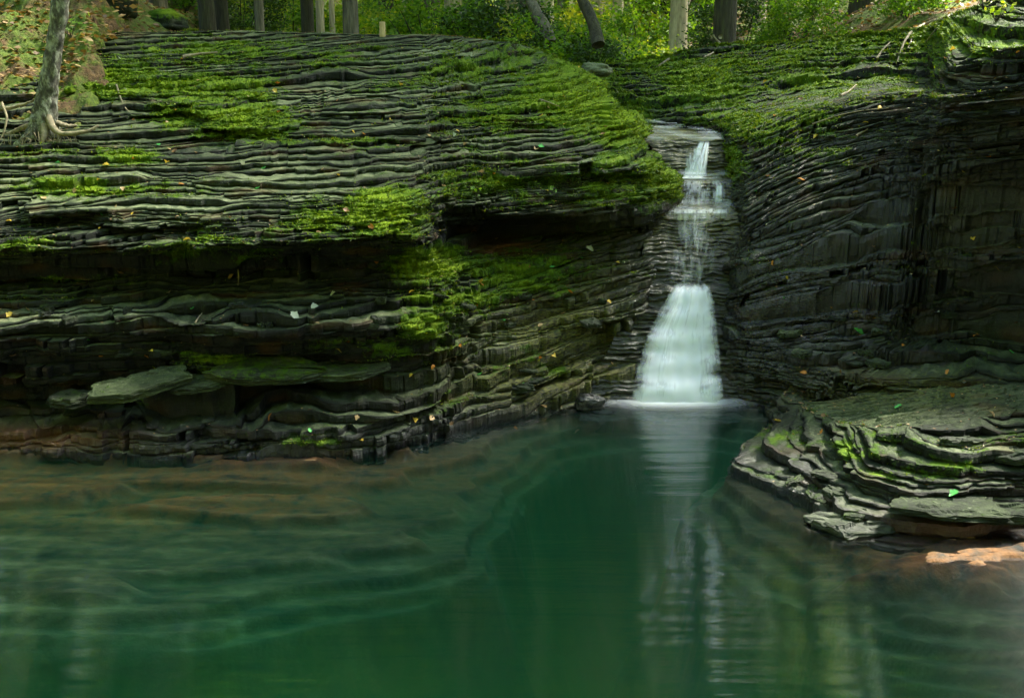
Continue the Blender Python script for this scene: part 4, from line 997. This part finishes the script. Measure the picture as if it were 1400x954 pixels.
# ------------------------------------------------------------------ boulders and loose plates
def rock_mesh(name, sx, sy, sz, seed, attrs, flat=False):
    n, m = 40, 56
    th = np.linspace(0, np.pi, n)[:, None]; ph = np.linspace(0, 2 * np.pi, m)[None]
    x = np.sin(th) * np.cos(ph); y = np.sin(th) * np.sin(ph); z = np.cos(th) + 0 * ph
    pw = .45
    x, y, z = (np.sign(v) * np.abs(v) ** pw for v in (x, y, z)) if flat else (np.sign(v) * np.abs(v) ** .75 for v in (x, y, z))
    d = 1 + .22 * fbm3(x * 1.1, y * 1.1, z * 1.1 + seed, 3, seed) + .05 * fbm3(x * 5, y * 5, z * 5, 2, seed + 3)
    if flat:
        rr_ = np.random.default_rng(seed); nk = 7
        ka = np.sort(rr_.uniform(0, 2 * np.pi, nk)) ; ka = np.linspace(0, 2 * np.pi, nk, endpoint=False) + rr_.normal(size=nk) * .16; kr = rr_.uniform(.62, 1.2, nk)
        an = np.linspace(0, 2 * np.pi, m)
        kx = np.interp(an, np.r_[ka[-1] - 6.2832, ka, ka[0] + 6.2832], np.r_[kr[-1] * np.cos(ka[-1]), kr * np.cos(ka), kr[0] * np.cos(ka[0])])
        ky = np.interp(an, np.r_[ka[-1] - 6.2832, ka, ka[0] + 6.2832], np.r_[kr[-1] * np.sin(ka[-1]), kr * np.sin(ka), kr[0] * np.sin(ka[0])])
        kx = kx * (1 + .05 * n2(an * 5, 0 * an, seed)); ky = ky * (1 + .05 * n2(an * 5, 0 * an + 3, seed))
        rad = np.concatenate([np.linspace(0, .93, 14), np.linspace(.98, 1, 2), np.full(8, 1.0), np.linspace(1, 0, n - 24)])
        hz = np.concatenate([np.full(14, 1.0), [.97, .8], np.linspace(.7, -.7, 8), np.full(n - 24, -1.0)])
        ly = np.ones(n); ly[14:24] += .09 * n2(np.arange(10) * 1.7, np.zeros(10), seed + 4)
        wob = 1 + .10 * n2(an[None] * 3, np.floor(hz[:, None] * 2) * 3.3, seed + 5)
        RR = (rad * ly)[:, None] * np.where((np.abs(hz) < .99)[:, None], wob, 1)
        x = RR * kx[None]; y = RR * ky[None]; z = hz[:, None] + 0 * x
        tz = .30 * fbm2(x * 1.6, y * 1.6, 3, seed) + .5 * np.floor(1.3 * n2(x * 1.2, y * 2.0, seed + 7) + .5)
        V = np.stack([x * sx, y * sy, (z + np.where(z > .5, tz, .3 * tz)) * sz], -1)
    else: V = np.stack([x * d * sx, y * d * sy, z * d * sz], -1)
    sh = x.shape; g = dict(moss=.0, tone=.4, wet=0., gold=0., rust=0.); g.update(attrs)
    at = {k: np.full(sh, v) for k, v in g.items()}
    at['moss'] = at['moss'] * np.clip(.35 + z, 0, 1); at['tone'] = at['tone'] + .2 * n3(x, y, z * 3, seed)
    return raw_mesh(name, V.reshape(-1, 3), grid_faces(n, m), ROCK, at, smooth=not flat)
def place_rock(name, px, py, sx, sy, sz, seed, label, cat, flat=True, rz=0, tilt=(0, 0), lift=.3, D=None, **at):
    grp = at.pop('group', None); h = hit(px, py); p = h[0] if (h and D is None) else PX(px, py, D or 8)
    o = link(name, rock_mesh(name, sx, sy, sz, seed, at, flat), None, p + np.array([0, 0, sz * lift])); o.rotation_euler = (tilt[0], tilt[1], rz)
    return tag(o, label, cat, grp, 'thing')
place_rock('flat_stone', 190, 543, .33, .20, .032, 3, 'big pale green tilted slab jutting over the dark gap at lower left', 'flat stone', rz=.1, tilt=(.26, -.14), lift=2.4, D=6.4, moss=.30, tone=.55)
place_rock('flat_stone', 262, 527, .26, .16, .020, 4, 'thin plate wedged just right of the pale tilted slab', 'flat stone', rz=-.1, tilt=(.1, -.1), lift=.6, D=6.5, moss=.3, tone=.5)
place_rock('flat_stone', 360, 515, .38, .22, .030, 5, 'mossy wide slab with a yellow leaf, right of the pale tilted slab', 'flat stone', rz=.05, tilt=(.2, -.02), lift=1.0, D=6.5, moss=.5, tone=.5)
place_rock('flat_stone', 470, 510, .30, .18, .024, 6, 'small pale topped slab under the overhang near the inner corner', 'flat stone', rz=0, tilt=(.12, -.05), lift=.8, D=6.6, moss=.4, tone=.5)
place_rock('flat_stone', 105, 548, .18, .14, .030, 7, 'small dark block left of the pale tilted slab', 'flat stone', rz=.4, lift=.6, D=6.5, moss=.35, tone=.35)
place_rock('rock', 806, 548, .11, .07, .06, 8, 'small black wet rock at the waterline left of the fall', 'rock', flat=False, D=7.2, lift=-.2, wet=1, tone=.1)
place_rock('rock', 906, 612 - 61, .05, .04, .03, 9, 'tiny wet rock in the foam', 'rock', flat=False, D=7.4, lift=-.6, wet=1, tone=.1)
place_rock('flat_stone', 1170, 722, .30, .14, .03, 10, 'dark bluish plate lowest on the right bank, at the waterline', 'flat stone', D=5.02, tilt=(.05, .02), lift=.3, moss=.1, tone=.45, wet=.4)
place_rock('flat_stone', 1300, 692, .33, .16, .022, 11, 'broad flat pointed plate on the right bank above the water', 'flat stone', D=5.0, tilt=(.10, .02), lift=.4, moss=.25, tone=.42)
place_rock('flat_stone', 1370, 703, .2, .12, .03, 12, 'dark plate at the right frame edge beside the pointed plate', 'flat stone', D=4.95, tilt=(.02, -.06), lift=.2, moss=.1, tone=.4)
for i in range(46):
    zn = [(40, 560, 430, 590), (1080, 1390, 590, 715), (600, 840, 400, 540), (1080, 1390, 430, 500), (0, 540, 400, 440)][i % 5]
    a_, b_ = rng.uniform(zn[0], zn[1]), rng.uniform(zn[2], zn[3]); s_ = rng.uniform(.05, .15); hh = hit(a_, b_)
    if hh is None or not hh[2].startswith('rock'): continue
    place_rock('flat_stone', a_, b_, s_, s_ * rng.uniform(.5, .9), rng.uniform(.008, .02), 50 + i, ('small' if s_ < .1 else 'wider') + ' broken plate of dark rock ' + ['low on the left bank by the water', 'on the plates of the right bank by the water', 'on the beds just left of the falls', 'at the foot of the right wall', 'on the broad middle ledge at the left'][i % 5], 'flat stone', rz=rng.uniform(0, 6.28), tilt=(rng.normal() * .12 + .1, rng.normal() * .12), lift=.4,
               moss=float(rng.uniform(0, .4)), tone=float(rng.uniform(.25, .55)), wet=float(rng.uniform(0, .4)), group='broken plates lying loose on the ledges')
place_rock('boulder', 815, 97, .17, .12, .07, 13, 'smooth pale boulder lying in the stream notch', 'boulder', flat=False, D=11.6, lift=.1, moss=.15, tone=.85)
for i, (a, b, D, s, m_, lb) in enumerate([(842,62,13,.30,.5,'grey boulder left of the stream valley above the notch'),(870,70,13.4,.22,.3,'small shaded boulder above the notch'),(895,42,14,.35,.3,'angular boulder on the litter left of the mossy root tree'),(958,22,13.2,.38,.65,'large mossy boulder just left of the mossy root tree'),
    (1010,8,13.5,.32,.7,'rounded mossy boulder just right of the mossy root tree'),(1065,10,13.2,.45,.8,'flat mossy boulder on the right slope'),(1120,22,12.8,.30,.75,'mossy boulder half sunk in the right slope'),(1150,6,13.5,.40,.7,'topmost mossy boulder of the right slope'),(930,8,15,.5,.5,'big dark boulder highest in the valley'),
    (780,30,14.5,.3,.5,'boulder hidden behind the dark leaning log'),(20,60,10.6,.40,.8,'mossy hump of rock left of the lichen covered tree'),(150,40,12.2,.45,.9,'bright mossy hump right of the thick dark trunk'),(225,22,13.6,.4,.8,'mossy hump of rock upslope of the dome')]):
    gp = on_ground(a, D); pa, pb_ = proj(gp)
    place_rock('boulder', a, float(pb_), s * .75, s * .6, s * .42, 20 + i, lb, 'boulder', flat=False, D=D, lift=.1, rz=i, moss=m_, tone=.4, group='boulders on the slope')

# ------------------------------------------------------------------ moss tufts standing on the rock
Pm = np.concatenate([a for a, _, _ in TUFT_P]); Nm = np.concatenate([b for _, b, _ in TUFT_P]); Wm = np.concatenate([c for _, _, c in TUFT_P])
NT = 200000
k = rng.choice(len(Pm), NT, p=Wm / Wm.sum())
C = Pm[k] + rng.normal(size=(NT, 3)) * .004; Nn_ = Nm[k]; Nn_ = Nn_ / np.linalg.norm(Nn_, axis=1, keepdims=True)
ln = .016 * rng.uniform(.5, 1.5, NT)[:, None] * (C[:, 1:2] / 7.5)
dr = Nn_ + .55 * rng.normal(size=(NT, 3)); dr /= np.linalg.norm(dr, axis=1, keepdims=True)
sd = np.cross(dr, rng.normal(size=(NT, 3))); sd /= np.linalg.norm(sd, axis=1, keepdims=True)
a = C - sd * ln * .28; b = C + sd * ln * .28; c_ = C + dr * ln
V = np.stack([a, b, c_], 1).reshape(-1, 3); F = np.arange(3 * NT).reshape(-1, 3)
tag(link('moss', raw_mesh('moss', V, F, M_MOSS)), 'cushions of bright green moss on the ledges', kind='stuff')

DB = np.concatenate(DEBRIS) + np.array([0, -.003, .004])
V, F = leaf_quads(DB, .020, rng, .85, .45, np.tile([0, -.3, 1.0], (len(DB), 1)))
tag(link('leaf_debris', raw_mesh('leaf_debris', V, F, M_LITTER)), 'specks of leaf debris caught on the ledges', kind='stuff')

# litter on the forest floor
nl = 26000
lx = rng.uniform(-9, 9, nl); ly = rng.uniform(10.8, 24, nl); lz = ground_h(lx, ly) + .015
lx2 = rng.uniform(-6.4, -4.0, 2600); ly2 = rng.uniform(8.5, 12, 2600); lz2 = 1.93 + .50 * (ly2 - 8.55) + .16 * fbm2(lx2 / .6, ly2 / .6, 3, 210) + .05 * fbm2(lx2 / .12, ly2 / .12, 3, 212) + .015
lx = np.r_[lx, lx2]; ly = np.r_[ly, ly2]; lz = np.r_[lz, lz2]; nl = len(lx)
V, F = leaf_quads(np.stack([lx, ly, lz], 1), .075, rng, .9, .55, np.tile([0, 0, 1.0], (nl, 1)))
tag(link('leaf_litter', raw_mesh('leaf_litter', V, F, M_LITTER)), 'brown fallen leaves covering the slope', kind='stuff')

# ------------------------------------------------------------------ fallen leaves on the rock, each one a thing
def leaf_mat1(name, c):
    return simple_mat(name, [(.3, tuple(.6 * v for v in c)), (.7, c)], 30, .5, bump=.2, dist=.002, trans=.25)
LM = {'yellow': leaf_mat1('yellow_leaf', (.70, .48, .05)), 'orange': leaf_mat1('orange_leaf', (.62, .24, .03)), 'brown': leaf_mat1('brown_leaf', (.28, .15, .06)),
      'green': leaf_mat1('green_leaf', (.12, .55, .12)), 'pale': leaf_mat1('pale_leaf', (.62, .68, .52)), 'tan': leaf_mat1('tan_leaf', (.55, .38, .18))}
def leaf_mesh(mat, seed):
    r = np.random.default_rng(seed); n = 9; t = np.linspace(0, 1, n)
    wd = np.sin(np.pi * np.clip(t, 0, 1) ** .8) * .36 * (1 + .2 * r.normal(size=n)); wd[0] = .02; wd[-1] = .01
    bend = .18 * np.sin(t * 3 + seed); V, F = [], []
    for i in range(n):
        V += [(t[i] - .5, -wd[i], bend[i] + .12 * wd[i] / .3), (t[i] - .5, 0, bend[i] - .04), (t[i] - .5, wd[i], bend[i] + .14 * wd[i] / .3)]
    for i in range(n - 1):
        for j in (0, 1): q = i * 3 + j; F.append((q, q + 3, q + 4, q + 1))
    return raw_mesh('fallen_leaf', np.array(V), np.array(F), mat, smooth=True)
LMESH = {k_: [leaf_mesh(m_, 7 * i + j) for j in range(3)] for i, (k_, m_) in enumerate(LM.items())}
def where_on(px, py):
    if px < 850:
        if py < 150: return 'on the crest of the left dome' if px > 350 else 'near the top of the dome by the left tree'
        if py < 270: return 'on the middle of the left dome' if px > 350 else 'on the pale terraces below the left tree'
        if py < 400: return 'under the dome bulge right of the inner corner' if px > 570 else 'on the face of the left block'
        return 'on the golden beds left of the falls' if px > 570 else 'on the low ledges above the left waterline'
    if py < 200: return 'on the mossy top of the right wall'
    if py < 330: return 'on the upper dark face of the right wall'
    if py < 480: return 'on the curved beds of the right wall'
    return 'on the flat shelf at the right bank'
def leaf_at(px, py, kind, size, label, group=None):
    h = hit(px, py)
    if h is None: return
    p, n_, nm = h
    if not nm.startswith(('rock', 'flat', 'pool', 'boulder')): return
    o = link('fallen_leaf', LMESH[kind][int(rng.integers(0, 3))], None, p + np.array([0, -.006, .012]))
    o.scale = (size, size, size); o.rotation_euler = (rng.normal() * .35 + .25, rng.normal() * .3, rng.uniform(0, 6.28))
    tag(o, label, 'leaf', group)
for px, py, kd, s, lb in [(547,118,'yellow',.06,'yellow leaf on the middle of the upper dome'),(740,160,'yellow',.05,'yellow leaf near the dome edge below bright moss'),(1095,247,'orange',.06,'orange leaf with a pale rim on the right wall'),
    (1056,361,'orange',.05,'orange leaf on the curved beds right of the falls'),(1136,422,'orange',.03,'small orange leaf left of the right overhang foot'),(1095,337,'brown',.03,'small brown leaf near the right wall middle'),(1075,382,'yellow',.035,'yellow leaf below the curved beds'),
    (627,476,'orange',.06,'curled orange leaf on the slope below the inner corner'),(658,386,'yellow',.05,'yellow leaf on the dark wall right of the inner corner'),(688,439,'green',.055,'bright green leaf beside brown ones on the lower wall'),(806,342,'pale',.075,'pale green cluster leaf under the dome overhang'),(793,353,'green',.05,'green leaf just below the pale cluster leaf'),
    (755,366,'green',.045,'upright green leaf under the pale cluster'),(832,415,'yellow',.045,'yellow leaf on the wet wall left of the falls'),(739,446,'tan',.05,'tan leaf on the golden beds of the lower wall'),(738,490,'orange',.05,'orange leaf on the golden beds, left one'),(757,488,'yellow',.05,'yellow leaf on the golden beds, right one'),
    (780,400,'orange',.05,'orange leaf pair on the wall below the pale cluster'),(655,512,'green',.05,'bright green leaf near the black crevice of the lower wall'),(592,504,'orange',.04,'orange leaf left of the black crevice'),(567,576,'yellow',.055,'yellow leaf near the waterline of the left ledge'),(495,604,'yellow',.035,'small yellow leaf closest to the left waterline'),
    (390,495,'yellow',.06,'yellow leaf on the mossy wide slab'),(370,572,'orange',.055,'curled orange leaf on the lowest left ledge'),(316,380,'tan',.05,'tan leaf under the left overhang'),(1280,427,'pale',.05,'pale leaf at the foot of the right overhang'),(1175,455,'green',.10,'long green blade leaf on the right ledges'),(1082,461,'green',.06,'dull green leaf on the ledges right of the falls'),
    (1300,543,'orange',.055,'orange leaf in the middle of the flat right shelf'),(1318,524,'pale',.04,'pale leaf at the back of the flat right shelf'),(1227,557,'green',.06,'green leaf on the flat right shelf near its front'),(1294,511,'orange',.05,'orange leaf by the crack of the right shelf'),(1098,480,'orange',.05,'orange leaf beside pale flakes right of the falls'),(1122,592,'orange',.04,'orange leaf below the shelf front'),
    (1302,676,'green',.06,'mint green leaf on plates of the right bank'),(1156,650,'orange',.045,'orange leaf on the front plates of the right bank'),(403,434,'pale',.075,'white leaf on the broad middle ledge, lower one'),(430,421,'pale',.06,'white leaf pair on the broad middle ledge'),(455,404,'pale',.05,'white leaf on the broad middle ledge, upper one'),
    (68,221,'green',.06,'mint green leaf below the lichen covered tree'),(228,224,'yellow',.055,'yellow leaf on the left terrace below the moss'),(146,228,'yellow',.06,'yellow leaf right of the mint green one'),(332,226,'pale',.05,'pale leaf on the upper left terrace'),(352,259,'green',.05,'mint leaf on the pale left terrace'),(140,295,'green',.04,'small mint leaf on the pale terrace at far left'),
    (172,123,'pale',.04,'tiny white leaf beside the twig at the upper left'),(164,81,'pale',.04,'tiny white leaf near the top left of the dome'),(586,187,'tan',.05,'tan leaf above the dark band of the dome'),(620,187,'pale',.05,'pale leaf right of the tan one on the dome'),(606,255,'tan',.05,'tan leaf above the dark cavity'),
    (652,194,'pale',.05,'grey leaf in the middle band of the dome'),(1115,189,'yellow',.06,'yellow leaf below the moss of the right wall'),(1094,298,'pale',.05,'mint flake on the right wall near its dark notch'),(1160,175,'green',.05,'green leaf beside the brown stick'),(60,272,'tan',.05,'tan leaf on the lowest pale terrace'),
    (380,115,'orange',.05,'orange leaf on the upper left of the dome'),(478,62,'orange',.05,'orange leaf at the crest of the dome')]:
    leaf_at(px, py, kd, s, lb)
zones = {'yellow': 40, 'orange': 30, 'tan': 40, 'brown': 40, 'green': 14}
for kd, n_ in zones.items():
    for i in range(n_):
        while True:
            px, py = rng.uniform(5, 1395), rng.uniform(60, 600)
            if not (850 < px < 1005): break
        leaf_at(px, py, kd, rng.uniform(.025, .055), 'tiny ' + kd + ' leaf ' + where_on(px, py), 'scattered tiny ' + kd + ' leaves')

# ------------------------------------------------------------------ seedlings and ferns
def plant(px, py, h_, n_, size, label, mat=M_LEAF, seed=0):
    hh = hit(px, py)
    if hh is None: return
    p = hh[0]; r = np.random.default_rng(seed); root = empty('seedling', p); tag(root, label, 'plant')
    C, lst = [], []
    for i in range(n_):
        a_ = r.uniform(0, 6.28); e = np.array([math.cos(a_) * h_ * .6, math.sin(a_) * h_ * .6 - h_ * .2, h_ * r.uniform(.3, 1)])
        lst.append(tube([np.array([0, 0, -.01]), e * .5 + np.array([0, 0, h_ * .1]), e], [.0035, .003, .002], 5, i))
        for q in range(3): C.append(e + r.normal(size=3) * size * .5)
    V, F = leaf_quads(np.array(C), size, r, .6, .65, np.tile([0, -.5, 1.0], (len(C), 1)))
    link('stem', tubes_mesh('stem', lst, M_BARKD), root); link('foliage', raw_mesh('foliage', V, F, mat), root)
for i, (px, py, h_, n_, s_, lb) in enumerate([(745,270,.10,8,.032,'small seedling with several green leaves on the dome bulge'),(652,268,.06,6,.03,'low seedling left of the larger one above the cavity'),(590,278,.07,7,.03,'seedling beside the mossy nose of the left block'),
    (632,278,.05,5,.028,'tiny seedling between two others above the cavity'),(97,52,.20,10,.06,'leafy sapling sprouting right of the lichen covered tree'),(1345,12,.26,26,.06,'bright fern like plant at the top right above the wall'),(1362,30,.14,12,.05,'low plant below the bright fern at the top right'),
    (1135,22,.16,14,.05,'low green plant between the mossy boulders'),(705,68,.10,8,.04,'small plant at the falling crest of the dome')]):
    plant(px, py, h_, n_, s_, lb, M_LEAFY if 'bright' in lb else M_LEAF, 60 + i)
